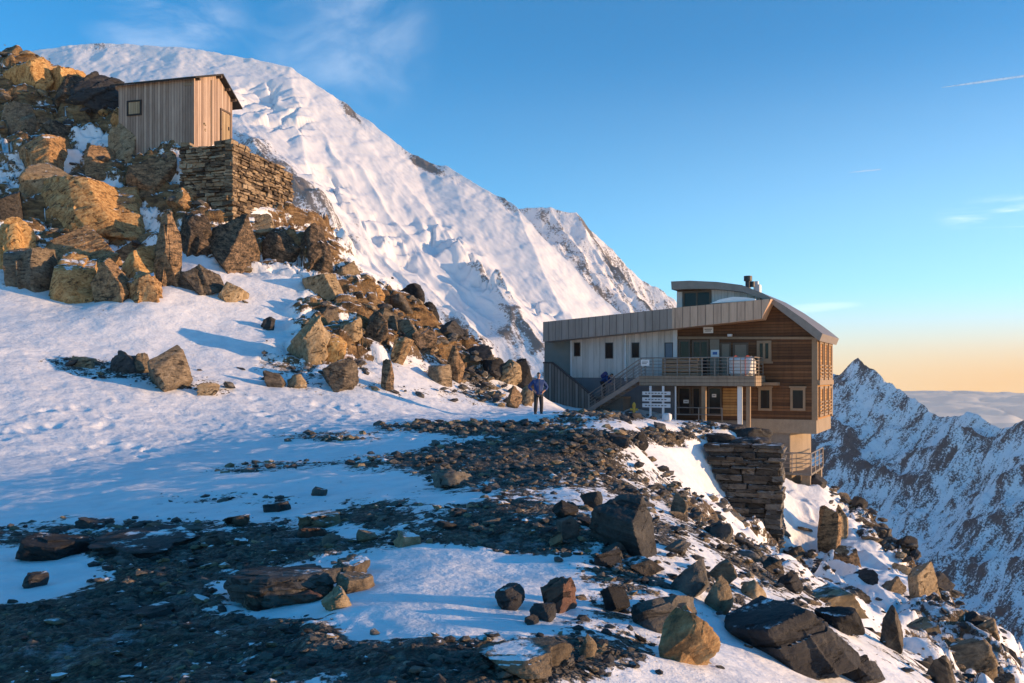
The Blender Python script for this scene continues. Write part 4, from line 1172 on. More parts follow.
# left wing
wing_t = [(544, 325), (544, 420), (677, 420), (677, 312)]
m = MB(); m.prism(bp(wing_t), 0.06, DEP); m.build('wing_wall', M['base_grey'], ref)
m = MB(); m.prism(bp([(572.5, 330), (572.5, 377.5), (640, 378), (677, 378), (677, 320)]), -0.06, 0.06); m.build('metal_cladding', M['white_clad'], ref)
m = MB(); m.prism(bp([(545, 338), (545, 374), (571.5, 374), (571.5, 338)]), 0.0, 0.06); m.build('grey_panel', M['green_panel'], ref)
m = MB(); m.prism(bp([(570.8, 332), (570.8, 378), (572.6, 378), (572.6, 332)]), -0.10, 0.06); m.prism(bp([(673.6, 320), (673.6, 378), (677.6, 378), (677.6, 320)]), -0.12, 0.06)
m.build('corner_trim', M['white_paint'], ref)
m = MB(); m.prism(bp([(677, 292), (677, 311), (760, 306), (760, 296.5), (742, 292.5), (717, 289.5)]), -0.04, 0.2); m.build('upper_wall', M['white_clad'], ref)
# long sloping eaves board, in two metals, and the canopy behind it
D1 = 1.3
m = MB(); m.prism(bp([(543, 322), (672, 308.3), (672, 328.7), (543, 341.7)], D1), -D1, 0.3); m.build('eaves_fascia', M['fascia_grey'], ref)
m = MB(); m.prism(bp([(672.1, 308.0), (771, 298.8), (761.5, 319), (672.1, 328.9)], D1), -D1 - 0.03, -0.02); m.build('canopy_fascia', M['fascia_copper_sunlit'], ref)
# drift of snow left on the canopy
m = MB(); m.prism(bp([(712, 304.2), (722, 300), (735, 297.5), (748, 298), (757, 299.4), (757, 301)], .6), -1.1, -0.05); m.build('roof_snow', M['snow'], ref)
# curved roof
up = [(671, 281.4), (690, 280.6), (717, 281.8), (742, 285), (763, 293.2), (784, 305.5), (805, 320), (814, 326.8), (822.5, 333.6)]
lo = [(819.5, 341), (812, 335.3), (801, 326.5), (784, 313.5), (767, 300.5), (742, 291.6), (717, 288.8), (690, 288.8), (671.5, 289.6)]
m = MB()
U = bp(up, .7); L = bp(lo[::-1], .7)
for i in range(len(U) - 1):
    q = [L[i], L[i + 1], U[i + 1], U[i]]
    m.prism(q, -0.7, DEP + 0.6)
m.build('curved_roof', M['roof_metal'], ref)
rt = bpy.data.objects['curved_roof']
# flues on the roof
xa, za = B.at(749, 288, -2.5); s_px = 1 / F * 55
m = MB(); m.tube((bx(748, -2.5), 2.5, bz(297, 748, -2.5)), (bx(748, -2.5), 2.5, bz(279, 748, -2.5)), 0.16, 10); m.tube((bx(748, -2.5), 2.5, bz(281, 748, -2.5)), (bx(748, -2.5), 2.5, bz(276, 748, -2.5)), 0.25, 10)
m.build('flue', M['dark_steel'], rt)
m = MB(); m.tube((bx(752.5, -2.6), 2.6, bz(287, 752, -2.6)), (bx(752.5, -2.6), 2.6, bz(281.5, 752, -2.6)), 0.14, 10); m.build('flue', M['dark_steel'], rt)
m = MB(); m.box(bx(753.5, -3), bx(759.5, -3), 3.0, 3.6, bz(298, 756, -3), bz(284.5, 756, -3)); m.box(bx(754.5, -3), bx(757.5, -3), 3.1, 3.4, bz(284.5, 756, -3), bz(281, 756, -3))
m.build('chimney', M['white_paint'], rt)
for o in ('flue', 'flue.001', 'chimney'): pass

def window(x0, y0, x1, y1, d=0.0, frame=None, pane=None, fw=0.09, mull=0, parent=None, proud=0.05, name='window'):
    """frame with a pane; px box read on the plane d before the front"""
    (a, zb), (b, zt) = B.at(x0, y1, d), B.at(x1, y0, d)
    f = MB(); y = -d
    f.box(a, b, y - proud, y + 0.05, zt - fw, zt); f.box(a, b, y - proud, y + 0.05, zb, zb + fw)
    f.box(a, a + fw, y - proud, y + 0.05, zb + fw, zt - fw); f.box(b - fw, b, y - proud, y + 0.05, zb + fw, zt - fw)
    for k in range(mull):
        xm = a + (b - a) * (k + 1) / (mull + 1)
        f.box(xm - fw * .4, xm + fw * .4, y - proud * .8, y + 0.03, zb + fw, zt - fw)
    o = f.build(name, M[frame or 'frame_dark'], parent or ref)
    g = MB(); g.box(a + fw * .9, b - fw * .9, y - 0.012, y + 0.01, zb + fw * .9, zt - fw * .9)
    g.build('pane', M[pane or 'glass'], o)
    return o
for x0, y0, x1, y1 in [(574.2, 342.5, 580.4, 356.4), (605.5, 342.5, 613.2, 358.6), (631.8, 342.5, 639.4, 357.8)]:
    window(x0, y0, x1, y1, 0.06, 'dark_steel', fw=0.05)
window(664.8, 342.5, 673.2, 358, 0.06, 'dark_steel', 'shutter', fw=0.04)
window(682.5, 290.0, 711.5, 309, 0.04, 'frame_dark', fw=0.13, mull=1)
# upper storey openings under the canopy
window(678.5, 339.5, 690.5, 384, 0.0, 'frame_dark', fw=0.12, name='glazed_door')
window(692, 340, 709, 384, 0.0, 'frame_dark', fw=0.12, mull=1, name='glazed_door')
m = MB(); m.prism(bp([(710, 339.5), (719.5, 339.5), (719.5, 384), (710, 384)]), -0.05, 0.02); m.build('tan_panel', M['tan_panel'], ref)
window(720.5, 342.5, 731, 384, 0.0, 'frame_dark', 'tan_panel', fw=0.09, name='door')
window(733, 342.5, 748.5, 384, 0.0, 'frame_dark', 'tan_panel', fw=0.12, name='door')
w1 = window(757, 340.5, 771.5, 361.5, 0.0, 'trim_wood', fw=0.16, mull=1, proud=0.08)
(a, z1) = B.at(755.5, 361.5); m = MB(); m.box(bx(755.5), bx(773), -0.14, 0.02, bz(363.5, 764), bz(361.5, 764)); m.build('sill', M['trim_wood'], w1)
# storey band, lower windows and their lintel boards
m = MB(); m.prism(bp([(677.6, 336.6), (813, 337.0), (813, 339.4), (677.6, 339.0)]), -0.07, 0.02); m.build('storey_band', M['trim_wood'], ref)
for x0, x1 in ((758.5, 772), (790.5, 805.5)):
    o = window(x0, 388, x1, 410.5, 0.0, 'trim_wood', fw=0.13, proud=0.08)
    m = MB(); m.box(bx(x0 - 1), bx(x1 + 1), -0.16, 0.02, bz(387.9, x0), bz(386.2, x0)); m.build('lintel', M['trim_wood'], o)
m = MB(); m.box(bx(757), bx(780), -0.75, 0.01, bz(385.4, 768, .3), bz(382.4, 768, .3)); m.build('porch_shelf', M['trim_wood'], ref)
# ground floor porch
for x0, x1 in ((678, 691), (692, 701), (708, 722)):
    window(x0, 387, x1, 415, 0.0, 'frame_dark', fw=0.10, name='glazed_door')
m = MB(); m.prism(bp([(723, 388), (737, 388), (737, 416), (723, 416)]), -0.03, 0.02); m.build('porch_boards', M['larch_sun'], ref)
m = MB(); m.prism(bp([(544, 377), (640, 378.6), (677, 378.6), (677, 423), (544, 423)]), -0.03, 0.06); m.build('base_panel', M['base_grey'], ref)
# end facade: windows of the two storeys, bands and balcony slats
for (za, zb) in ((B.at(816, 382)[1] + .1, z_top - 0.15), (z_bot + 0.15, B.at(816, 384)[1] - .15)):
    for y0 in (0.5, 2.35, 4.2):
        f = MB(); X = 0.06
        f.box(X, X + .10, y0, y0 + 1.35, zb - .14, zb); f.box(X, X + .10, y0, y0 + 1.35, za, za + .14)
        f.box(X, X + .10, y0, y0 + .14, za + .14, zb - .14); f.box(X, X + .10, y0 + 1.21, y0 + 1.35, za + .14, zb - .14)
        o = f.build('window', M['trim_wood'], ref)
        g = MB(); g.box(X, X + .015, y0 + .13, y0 + .62, za + .13, zb - .13); g.build('pane', M['glass'], o)
        g = MB(); g.box(X, X + .04, y0 + .625, y0 + 1.22, za + .13, zb - .13); g.build('shutter', M['larch_sun'], o)  # golden panel standing in for sun reflected in the glass
        s = MB()
        for k in range(4): s.box(X + .06, X + .13, y0 + .1, y0 + 1.25, za + .2 + k * .2, za + .28 + k * .2)
        s.build('guard_slats', M['trim_wood'], o)
zf = B.at(816, 383)[1]
m = MB(); m.box(0.06, 0.22, -0.03, DEP - .1, zf - .12, zf + .16); m.build('storey_band', M['trim_wood'], ref)
m = MB(); m.box(0.06, 0.16, DEP - .5, DEP - .08, z_bot, z_top - .06); m.build('corner_post', M['trim_wood'], ref)
# concrete under the timber
zc1 = B.at(816, 418)[1]; zc0 = B.at(816, 434)[1]
m = MB(); m.box(bx(751), 0.03, -0.04, DEP, zc0, z_bot); m.build('concrete_band', M['concrete'], ref)
xl, xr = bx(752), bx(789.5)
zlow = B.at(790, 498)[1]
m = MB(); m.prismz([(xl, 0.25), (xr, 0.25), (xr + .5, 1.5), (xr + .5, 4.6), (xl, 4.6)], zlow, zc0 + .002); m.build('concrete_base', M['concrete'], ref)
m = MB(); m.box(xl - 0.02, xr - 0.02, 0.17, 0.25, zlow, B.at(780, 431)[1]); m.build('dark_base_face', M['concrete_dark'], ref)  # darker concrete sheet over the front of the base
m = MB(); m.box(bx(544), bx(751), 0.2, DEP, B.at(700, 450)[1], B.at(700, 420)[1] + .01); m.build('foundation', M['concrete_dark'], ref)
# catwalk with its railing round the concrete base
zk = B.at(788, 472)[1]
m = MB(); m.box(xr - .9, xr + 1.25, -0.35, 4.4, zk - .12, zk); m.build('catwalk_deck', M['concrete_dark'], ref)
m = MB()
pts = [(xr - .9, -.33), (xr + .2, -.33), (xr + 1.23, -.33), (xr + 1.23, 1.2), (xr + 1.23, 2.8), (xr + 1.23, 4.3)]
for x, y in pts: m.tube((x, y, zk), (x, y, zk + 1.15), .035)
for i in range(len(pts) - 1):
    for h in (.3, .55, .8, 1.13): m.tube((*pts[i], zk + h), (*pts[i + 1], zk + h), .022 if h < 1 else .035)
m.build('catwalk_railing', M['steel'], ref)
m = MB()
for y in (0.2, 2.4, 4.6): m.box(xr + .62, xr + 1.1, y, y + .4, zlow - 2.0, zk - .12)
m.build('concrete_pier', M['concrete'], ref)

# --- balcony
DB = 2.6
xb0, xb1 = bx(640, DB), bx(754.5, DB)
zs1, zs0 = B.at(700, 376.6, DB)[1], B.at(700, 385.5, DB)[1]
m = MB(); m.box(xb0, xb1, -DB, 0.0, zs0 + .06, zs1); m.build('balcony_floor', M['deck'], ref)
m = MB(); m.box(xb0 - .02, xb1 + .03, -DB - .07, -DB - .002, zs0 - .04, zs1 + .05); m.box(xb1 + .002, xb1 + .07, -DB - .002, 0.0, zs0 - .02, zs1 + .05); m.build('balcony_edge_board', M['deck'], ref)
zr = B.at(700, 357.5, DB)[1]
rail = MB(); k = 9
for i in range(k + 1):
    x = xb0 + .05 + (xb1 - xb0 - .1) * i / k
    rail.bar((x, -DB + .06, zs1), (x, -DB + .06, zr), .05, .04)
for h in np.linspace(zs1 + .15, zr, 6): rail.tube((xb0, -DB + .06, h), (xb1, -DB + .06, h), .018 if h < zr - .01 else .032)
for y in (-DB + .06, -1.3, -.08): rail.bar((xb1 - .04, y, zs1), (xb1 - .04, y, zr), .05, .04)
for h in np.linspace(zs1 + .15, zr, 6): rail.tube((xb1 - .04, -DB + .06, h), (xb1 - .04, -.05, h), .018 if h < zr - .01 else .032)
rail.build('balcony_railing', M['steel'], ref)
for px, mt, r in ((740, 'white_paint', .12), (748.5, 'trim_wood', .11), (704, 'trim_wood', .12)):
    x = bx(px, DB - .3); m = MB()
    m.box(x - r, x + r, -DB + .3 - r, -DB + .3 + r, B.at(px, 424, DB)[1] - .6, zs0 + .06); m.build('balcony_post', M[mt], ref)
m = MB(); x = bx(675.5, DB - .1); m.tube((x, -DB + .1, B.at(675, 423, DB)[1] - .4), (x, -DB + .1, zs0 + .06), .05); m.build('balcony_post', M['white_paint'], ref)
m = MB(); xa, xz = bx(676, DB - .1), bx(722, DB - .1); zg = B.at(700, 421, DB)[1]
for h in (.35, .75): m.tube((xa, -DB + .1, zg + h), (xz, -DB + .1, zg + h), .025)
for t in (0.5, 1.0): m.tube((xa + (xz - xa) * t, -DB + .1, zg - .4), (xa + (xz - xa) * t, -DB + .1, zg + .75), .03)
m.build('porch_rail', M['steel'], ref)

# --- stair up to the balcony (part of the refuge): stringers, treads, railing
x0, z0 = B.at(583, 414, DB); x1, z1 = B.at(640, 378, DB)
st = MB()
for y in (-DB + .03, -DB + 1.15): st.bar((x0, y, z0), (x1, y, z1), .09, .26)
so = st.build('staircase', M['steel'], ref)
tr = MB(); nt = 11
for i in range(nt):
    t = (i + .5) / nt; xx = x0 + (x1 - x0) * t; zz = z0 + (z1 - z0) * t
    tr.box(xx - .15, xx + .15, -DB + .08, -DB + 1.1, zz - .02, zz + .03)
tr.build('treads', M['deck'], so)
hx0, hz0 = B.at(586, 395, DB); hx1, hz1 = B.at(639.5, 359.3, DB)
for y in (-DB + .03, -DB + 1.15):
    hr = MB()
    for k2 in range(5):
        dz = -k2 * .19
        hr.tube((hx0 + .1, y, hz0 + dz), (hx1, y, hz1 + dz), .03 if k2 == 0 else .016)
    for t in (0.02, .28, .52, .76, .99):
        xx = hx0 + .1 + (hx1 - hx0 - .1) * t; ztop = hz0 + (hz1 - hz0) * t
        hr.bar((xx, y, ztop), (xx, y, z0 + (z1 - z0) * ((xx - x0) / (x1 - x0))), .045, .035)
    hr.build('hand_rail', M['steel'], so)
# landing block the second hiker stands on
DL = 1.35
(xq0, zq0), (xq1, zq1) = B.at(597, 420, DL), B.at(623, 398.5, DL)
m = MB(); m.box(xq0, xq1, -DL, -0.05, zq0 - .5, zq1); m.build('landing', M['concrete_dark'], ref)
m = MB(); m.box(xq0 - .04, xq1 + .04, -DL - .05, -0.04, zq1 + .001, zq1 + .1); m.build('landing_slab', M['concrete'], ref)
for i in range(3):
    m = MB(); m.box(xq0 - .32 * (i + 1), xq0 - .32 * i - .045, -DL + .05, -.3, zq0 - .5, zq1 - .24 * (i + 1)); m.build('step', M['concrete_dark'], ref)

# --- boarded screen along the left flight
DS = 1.9
scr = bp([(543.5, 363.5), (552, 363.5), (575, 382), (600, 403.5), (600, 424), (543.5, 424)], DS)
m = MB(); m.prism(scr, -DS, -DS + .10); so2 = m.build('wooden_screen', M['screen'], ref)
m = MB()
cp2 = bp([(543, 363.3), (552.2, 363.3), (575, 381.8), (600.5, 403.3)], DS)
for i in range(3): m.bar((cp2[i][0], -DS + .05, cp2[i][1] + .04), (cp2[i + 1][0], -DS + .05, cp2[i + 1][1] + .04), .18, .10)
m.build('screen_cap', M['dark_steel'], so2)
# downpipe with its gutter head
xd = bx(625.5, .12)
m = MB(); m.tube((xd, -.16, B.at(625, 333, .1)[1]), (xd, -.16, B.at(625, 381, .1)[1]), .075, 10); m.box(xd - .15, xd + .15, -.3, -.06, B.at(625, 334.5, .1)[1], B.at(625, 331, .1)[1]); m.build('downpipe', M['white_paint'], ref)
# lamp over the doors
xw, zw = B.at(730, 335.5, .1); m = MB(); m.box(xw - .12, xw + .12, -.24, 0, zw - .06, zw + .08); m.build('wall_lamp', M['white_paint'], ref)
xw, zw = B.at(556, 370, .05); m = MB(); m.tube((xw, -.1, zw), (xw, 0, zw), .09, 12); m.build('door_knob', M['white_paint'], ref)

# --- things fixed to or standing by the refuge
def sign(px0, py0, px1, py1, d, label, marks, name='wall_sign', mat='paper', thick=.03):
    (a, zb), (b, zt) = B.at(px0, py1, d), B.at(px1, py0, d)
    o = B.root(name)
    p = B.world((a + b) / 2, -d, 0); o.location = (p[0], p[1], B.o[2] + zb)
    tag(o, label, 'sign')
    h = zt - zb; wd = b - a
    m = MB(); m.box(-wd / 2, wd / 2, -thick, 0, 0, h); m.build('panel', M[mat], o)
    for (mt, u0, v0, u1, v1) in marks:
        q = MB(); q.box(-wd / 2 + wd * u0, -wd / 2 + wd * u1, -thick - .006, -thick + .002, h * v0, h * v1); q.build('printing', M[mt], o)
    return o
sign(703.5, 327, 713.2, 333.2, .09, 'pale board sign high on the dark boards above the balcony doors', [('grey_print', .12, .56, .88, .72), ('grey_print', .2, .28, .8, .42)])
sign(711, 349.8, 719.2, 357.2, .09, 'white notice with a blue block beside the tan door', [('blue_print', .22, .34, .78, .72)])
sign(641, 359.8, 649.4, 365.8, DB + .04, 'small white plate on the railing at the top of the stairs', [('grey_print', .15, .56, .85, .68), ('grey_print', .15, .3, .7, .42)])
sign(683.5, 399.8, 688.8, 403.2, .10, 'small paper notice on the left porch door', [('grey_print', .2, .4, .8, .6)], thick=.02)
sign(712, 394, 716.3, 397.2, .10, 'small paper notice on the right porch door', [('grey_print', .2, .4, .8, .6)], thick=.02)

# direction board: three white planks on two posts
DW = 3.0
o = B.root('direction_board'); (xa, za), (xz, zt) = B.at(642.5, 420, DW), B.at(670.5, 390, DW)
p = B.world((xa + xz) / 2, -DW, za); o.location = tuple(p)
tag(o, 'white sign of three planks on two posts under the balcony stairs', 'signboard')
hw = (xz - xa) / 2
for px in (650.3, 663):
    x = bx(px, DW) - (xa + xz) / 2
    m = MB(); m.box(x - .06, x + .06, 0, .08, -.5, B.at(px, 386, DW)[1] - za); m.build('post', M['white_paint'], o)
for y0, y1 in ((391.5, 395), (397.5, 401.5), (403.5, 407.5)):
    m = MB(); m.box(-hw, hw, -.04, -.002, B.at(656, y1, DW)[1] - za, B.at(656, y0, DW)[1] - za); pl = m.build('plank', M['white_paint'], o)
    q = MB(); zc = (B.at(656, y1, DW)[1] + B.at(656, y0, DW)[1]) / 2 - za
    for k2 in range(7):
        q.box(-hw * .8 + k2 * hw * .23, -hw * .8 + k2 * hw * .23 + hw * .15, -.046, -.039, zc - .03, zc + .03)
    q.build('printing', M['grey_print'], pl)

# crate of slats and a white sack on the balcony
(xa, za), (xz, zt) = B.at(662, 376.6, DB - .2), B.at(698, 359, DB - .2)
o = B.root('slatted_crate'); o.location = tuple(B.world((xa + xz) / 2, -DB + .6, zs1)); tag(o, 'long pale slatted wooden crate standing on the balcony behind the railing', 'crate')
hw = (xz - xa) / 2; H = zt - zs1
for k2 in range(4):
    m = MB(); m.box(-hw, hw, -.4, -.36, .02 + k2 * H / 4, (k2 + 1) * H / 4 - .03); m.build('slat', M['trim_wood'], o)
m = MB()
for x in (-hw, -.04, hw - .08): m.box(x, x + .08, -.359, -.30, 0, H)
m.box(-hw, hw, .34, .4, 0, H); m.box(-hw, -hw + .05, -.30, .34, .05, H - .03); m.box(hw - .05, hw, -.30, .34, .05, H - .03); m.box(-hw + .05, hw - .05, -.3, .34, 0, .05); m.box(-hw, hw, -.36, .4, H + .001, H + .04)
m.build('crate_body', M['trim_wood'], o)

def sack(name, loc, sx, sy, sz, label, strap, seed):
    v, f = ico(4)
    e = 0.45
    q = np.sign(v) * np.abs(v) ** e
    q = q / np.abs(q).max(0)
    n = fbm(v[:, 0] * 2 + seed, v[:, 1] * 2, v[:, 2] * 2, 4, 3)
    n2 = ridged(v[:, 0] * 2.5 + seed, v[:, 1] * 2.5, v[:, 2] * 2.5, 3, 4)
    q = q * (1 + .12 * n - .07 * n2)[:, None]
    q = q * np.array([sx / 2, sy / 2, sz / 2]); q[:, 2] -= q[:, 2].min()
    o = B.root(name); o.location = loc; tag(o, label, 'sack')
    link('sack_cloth', np_mesh('sack_cloth', q, f, True), M['sack'], o)
    if strap:
        for t in (-.25, .22):
            m = MB(); k = 20
            pts = []
            for i in range(k):
                an = 2 * math.pi * i / k; c, s = math.cos(an), math.sin(an)
                pts.append((t * sx, math.copysign(abs(c) ** e, c) * sy * .54, sz * .5 + math.copysign(abs(s) ** e, s) * sz * .54))
            for i in range(k): m.bar(pts[i], pts[(i + 1) % k], .05, .012) if False else m.tube(pts[i], pts[(i + 1) % k], .022, 6)
            m.build('strap', M['red_strap'], o)
    return o
(xa, za), (xz, zt) = B.at(727, 376.6, DB - .2), B.at(752, 356.4, DB - .2)
sack('cargo_sack', tuple(B.world((xa + xz) / 2, -DB + .95, zs1)), (xz - xa), 1.3, zt - zs1, 'big bulging white sack with red straps at the right end of the balcony', True, 3)
g = hit(667, 421); sack('small_sack', tuple(g), .42, .38, .38, 'small white sack lying on the snow in front of the porch', False, 9)

# yellow hydrant post
g = hit(634, 418, 30); hs_ = (17 / F * g[1]) / .82
o = empty('hydrant', tuple(g - np.array([0, 0, .05]))); tag(o, 'small yellow hydrant with side nozzles left of the plank sign', 'hydrant')
m = MB(); m.tube((0, 0, 0), (0, 0, .62), .085, 12); m.tube((0, 0, .62), (0, 0, .72), .11, 12); m.tube((0, 0, .72), (0, 0, .82), .10, 12, .04); m.build('barrel', M['yellow'], o)
o.scale = (hs_ * .85, hs_ * .85, hs_)
for s in (-1, 1):
    m = MB(); m.tube((s * .07, 0, .48), (s * .2, 0, .48), .055, 10); m.tube((s * .2, 0, .48), (s * .23, 0, .48), .07, 10); m.build('nozzle', M['yellow'], o)
# ------------------------------------------------------------------ board hut on the hilltop
H0 = Frame(193.7, 50.0, EYE + 246 / F * 50.0 - 0.4, 15)
hut = H0.root('wooden_hut')
tag(hut, 'small weathered board hut with a dark lean roof on the rocky hilltop', 'hut')
hz = lambda py, px=193.7, d=0: H0.at(px, py, d)[1]
Lh = -H0.at(118.7, 100)[0]
ze = hz(78.2); W = H0.side(232.3, 110)[0]; yr = H0.side(218, 80)[0]
zr_ = H0.side(218, 76)[1]; zb_ = H0.side(232.3, 101)[1]
sec = [(0, -0.8), (0, ze), (yr, zr_), (W, zb_), (W, -0.8)]
m = MB()
vs = [(-Lh, y, z) for y, z in sec] + [(0, y, z) for y, z in sec]
n = len(sec)
m.add(vs, [tuple(range(n)), tuple(range(2 * n - 1, n - 1, -1))] + [(i, (i + 1) % n, (i + 1) % n + n, i + n) for i in range(n)])
m.build('board_wall', M['hut_wood'], hut)
# roof sheets with battens
rf = MB(); t = .10; ov = .35
def slope(ya, za, yb, zb):
    rf.hexa([(-Lh - ov, ya, za), (ov, ya, za), (ov, yb, zb), (-Lh - ov, yb, zb), (-Lh - ov, ya, za + t), (ov, ya, za + t), (ov, yb, zb + t), (-Lh - ov, yb, zb + t)])
k = (zr_ - ze) / yr; slope(-.3, ze - .3 * k + .012, yr, zr_ + .012)
k2 = (zb_ - zr_) / (W - yr); slope(yr + .003, zr_ + .012, W + .55, zb_ + .55 * k2 + .012)
ro = rf.build('roof', M['black_edge'], hut)
for y in (0.15, yr - .1, (yr + W) / 2, W - .1):
    z = ze + k * y if y < yr else zr_ + k2 * (y - yr)
    m = MB(); m.box(.02, ov - .03, y - .06, y + .06, z - .14, z + .005)
    m.build('rafter_end', M['frame_dark'], ro)
# window in the long wall
(xa, zb), (xb, zt) = H0.at(127.3, 116.3), H0.at(141.8, 99.8)
f = MB()
f.box(xa, xb, -.06, .02, zt - .09, zt); f.box(xa, xb, -.06, .02, zb, zb + .09); f.box(xa, xa + .09, -.06, .02, zb + .09, zt - .09); f.box(xb - .09, xb, -.06, .02, zb + .09, zt - .09)
wo_ = f.build('window', M['black_edge'], hut)
m = MB(); m.box(xa + .08, xb - .08, -.025, .0, zb + .08, zt - .08); m.build('shutter', M['hut_door'], wo_)
m = MB(); m.box(H0.at(185, 84)[0], H0.at(193.2, 82)[0], -.03, .0, hz(85.2), hz(82.6)); m.build('name_board', M['trim_wood'], hut)
# gable end: door, panel edge, boards
ya, yb = H0.side(221, 120)[0], H0.side(229.3, 120)[0]
zd0, zd1 = H0.side(221, 139.8)[1], H0.side(221, 111.5)[1]
m = MB(); m.box(.0, .05, ya, yb, zd0 - .1, zd1); d_ = m.build('door', M['hut_door'], hut)
m = MB(); m.box(.05, .09, yb - .2, yb - .12, (zd0 + zd1) / 2 - .1, (zd0 + zd1) / 2 + .1); m.build('handle', M['dark_steel'], d_)
m = MB(); m.box(.0, .07, ya - .1, ya - .005, zd0 - .1, zd1 + .08); m.box(.0, .07, yb + .005, yb + .1, zd0 - .1, zd1 + .08); m.box(.0, .07, ya - .1, yb + .1, zd1 + .085, zd1 + .18); m.build('door_frame', M['frame_dark'], hut)
m = MB(); m.box(-.05, .06, -.05, .07, -.5, ze - .02); m.build('corner_board', M['hut_wood'], hut)
m = MB(); ym = H0.side(211, 100)[0]; m.box(.0, .035, ym - .04, ym + .04, -.4, ze + k * ym - .2); m.build('cover_strip', M['frame_dark'], hut)

# ------------------------------------------------------------------ dry stone walls
def stone_block(fr, x, y, z, w, d, h, r):
    """one rough wall stone as 8 jittered corners, two subdivisions of edges would not show"""
    j = lambda s: r.uniform(-s, s)
    vs = []
    for sz in (0, 1):
        for sx, sy in ((0, 0), (1, 0), (1, 1), (0, 1)):
            vs.append((x + sx * w + j(.16) * w, y + sy * d + j(.12) * d, z + sz * h + j(.16) * h))
    return vs
def drystone(name, fr, faces, matname, label, core, seed, cat='wall', sw=(.22, .62), sh=(.13, .30)):
    """faces: list of (start, direction, normal, length, z0, z1(t)); stones stand proud of a core block"""
    r = np.random.default_rng(seed)
    o = fr.root(name); tag(o, label, cat)
    m = MB()
    for (st, di, no, ln, z0, z1) in faces:
        st = np.array(st); di = np.array(di); no = np.array(no)
        z = z0
        while z < z1(0.5) + .1:
            h = r.uniform(*sh); u = -r.uniform(0, .3)
            while u < ln:
                w = r.uniform(*sw) * (1.25 if h > np.mean(sh) else 1)
                if z + h * .5 < z1(np.clip(u / ln, 0, 1)):
                    dp = r.uniform(.02, .16)
                    a0 = max(u, -0.12); a1 = min(u + w, ln + .12)
                    vs = []
                    for zz in (z + .02, z + h * r.uniform(.82, 1.0)):
                        for q, e in ((a0, dp), (a1, dp), (a1, -.35), (a0, -.35)):
                            jx = r.uniform(-.05, .05) * w; jz = r.uniform(-.18, .18) * h; je = r.uniform(-.05, .05) if e > 0 else 0
                            p = st + di * (q + jx) + no * (e + je)
                            vs.append((p[0], p[1], zz + jz))
                    m.hexa(vs)
                u += w + r.uniform(.01, .05)
            z += h * .97
    ob = m.build('stone_facing', M[matname], o, bevel=.04)
    c = MB(); core(c); c.build('wall_core', M['dark'], o)
    return o
TWf = Frame(232, 47.9, 10.0, 15)
ztop_l, ztop_r = 14.32 - 10.0, 14.5 - 10.0
Lr = 6.4; Ll = 3.1
drystone('terrace_wall', TWf, [((0, 0), (-1, 0), (0, -1), Ll, -0.3, lambda t: ztop_l + .15 * math.sin(t * 9) * .5 - .15 * t), ((0, 0), (0, 1), (1, 0), Lr, -0.3, lambda t: ztop_l + .25 * math.sin(t * 11) * .3 - .35 * t)],
         'wall_stone', 'tall dry stone terrace wall holding up the ground beside the hut', lambda c: c.box(-Ll, -.1, .1, Lr, -.6, ztop_l - .45), 5)

# layered stone pillar standing on the slope in front of the refuge
PLf = Frame(708, 41.5, EYE - 160 / F * 41.5, 20)
zt_ = PLf.at(740, 447)[1]; pw = PLf.at(783, 480)[0]
def pillar():
    r = np.random.default_rng(77)
    o = PLf.root('stone_pillar'); tag(o, 'leaning pier of stacked flat stone slabs on the slope under the refuge', 'stone pier')
    m = MB(); z = -.4
    while z < zt_:
        h = r.uniform(.12, .30); t = (z + .4) / (zt_ + .4)
        x0 = 1.75 * (1 - t) ** 1.3; x1 = pw * (.98 + .02 * t)
        u = x0 + r.uniform(-.25, .15)
        while u < x1 - .1:
            w = r.uniform(.5, 1.5)
            e = min(u + w, x1 + r.uniform(-.12, .12))
            if e - u > .15:
                vs = []; dp = r.uniform(-.14, .12)
                for zz in (z, z + h * .93):
                    for q, y in ((u, dp), (e, dp), (e, 2.2), (u, 2.2)):
                        vs.append((q + r.uniform(-.06, .06), y + r.uniform(-.07, .07), zz + r.uniform(-.035, .035)))
                m.hexa(vs)
            u = e + r.uniform(.0, .03)
        z += h
    m.build('stone_slabs', M['pillar_stone'], o, bevel=.03)
    c = MB(); c.hexa([(2.0, .25, -1.5), (pw - .2, .25, -1.5), (pw - .2, 2.0, -1.5), (2.0, 2.0, -1.5), (.45, .25, zt_ - .25), (pw - .25, .25, zt_ - .25), (pw - .25, 2.0, zt_ - .25), (.45, 2.0, zt_ - .25)]); c.build('pier_core', M['dark'], o)
pillar()
for cx, by, w, h, lb in [(752, 440, 46, 14, 'flat slab on top of the stone pier, nearest the refuge posts'), (745, 452, 60, 16, 'dark slab capping the left side of the stone pier'), (766, 462, 36, 22, 'grey slab on the right shoulder of the stone pier'), (722, 446, 30, 14, 'dark slab on the snow behind the stone pier'), (732, 434, 30, 12, 'small dark slab between the porch posts and the pier')]:
    _seed[0] += 1
    Yd = 42.6 if by > 442 else 44.2
    p = P(cx, by, Yd); Wd = w / F * Yd; Hd = h / F * Yd
    V, f = rock_verts(_seed[0], 4, .42)
    me = np_mesh('boulder', V * np.array([Wd, Wd * .8, Hd]), f, True)
    ob = link('boulder', me, M['dark' if 'dark' in lb else 'grey']); ob.location = (p[0], p[1] + .3, p[2] + Hd * .4); tag(ob, lb, 'boulder', 'slabs on the stone pier')

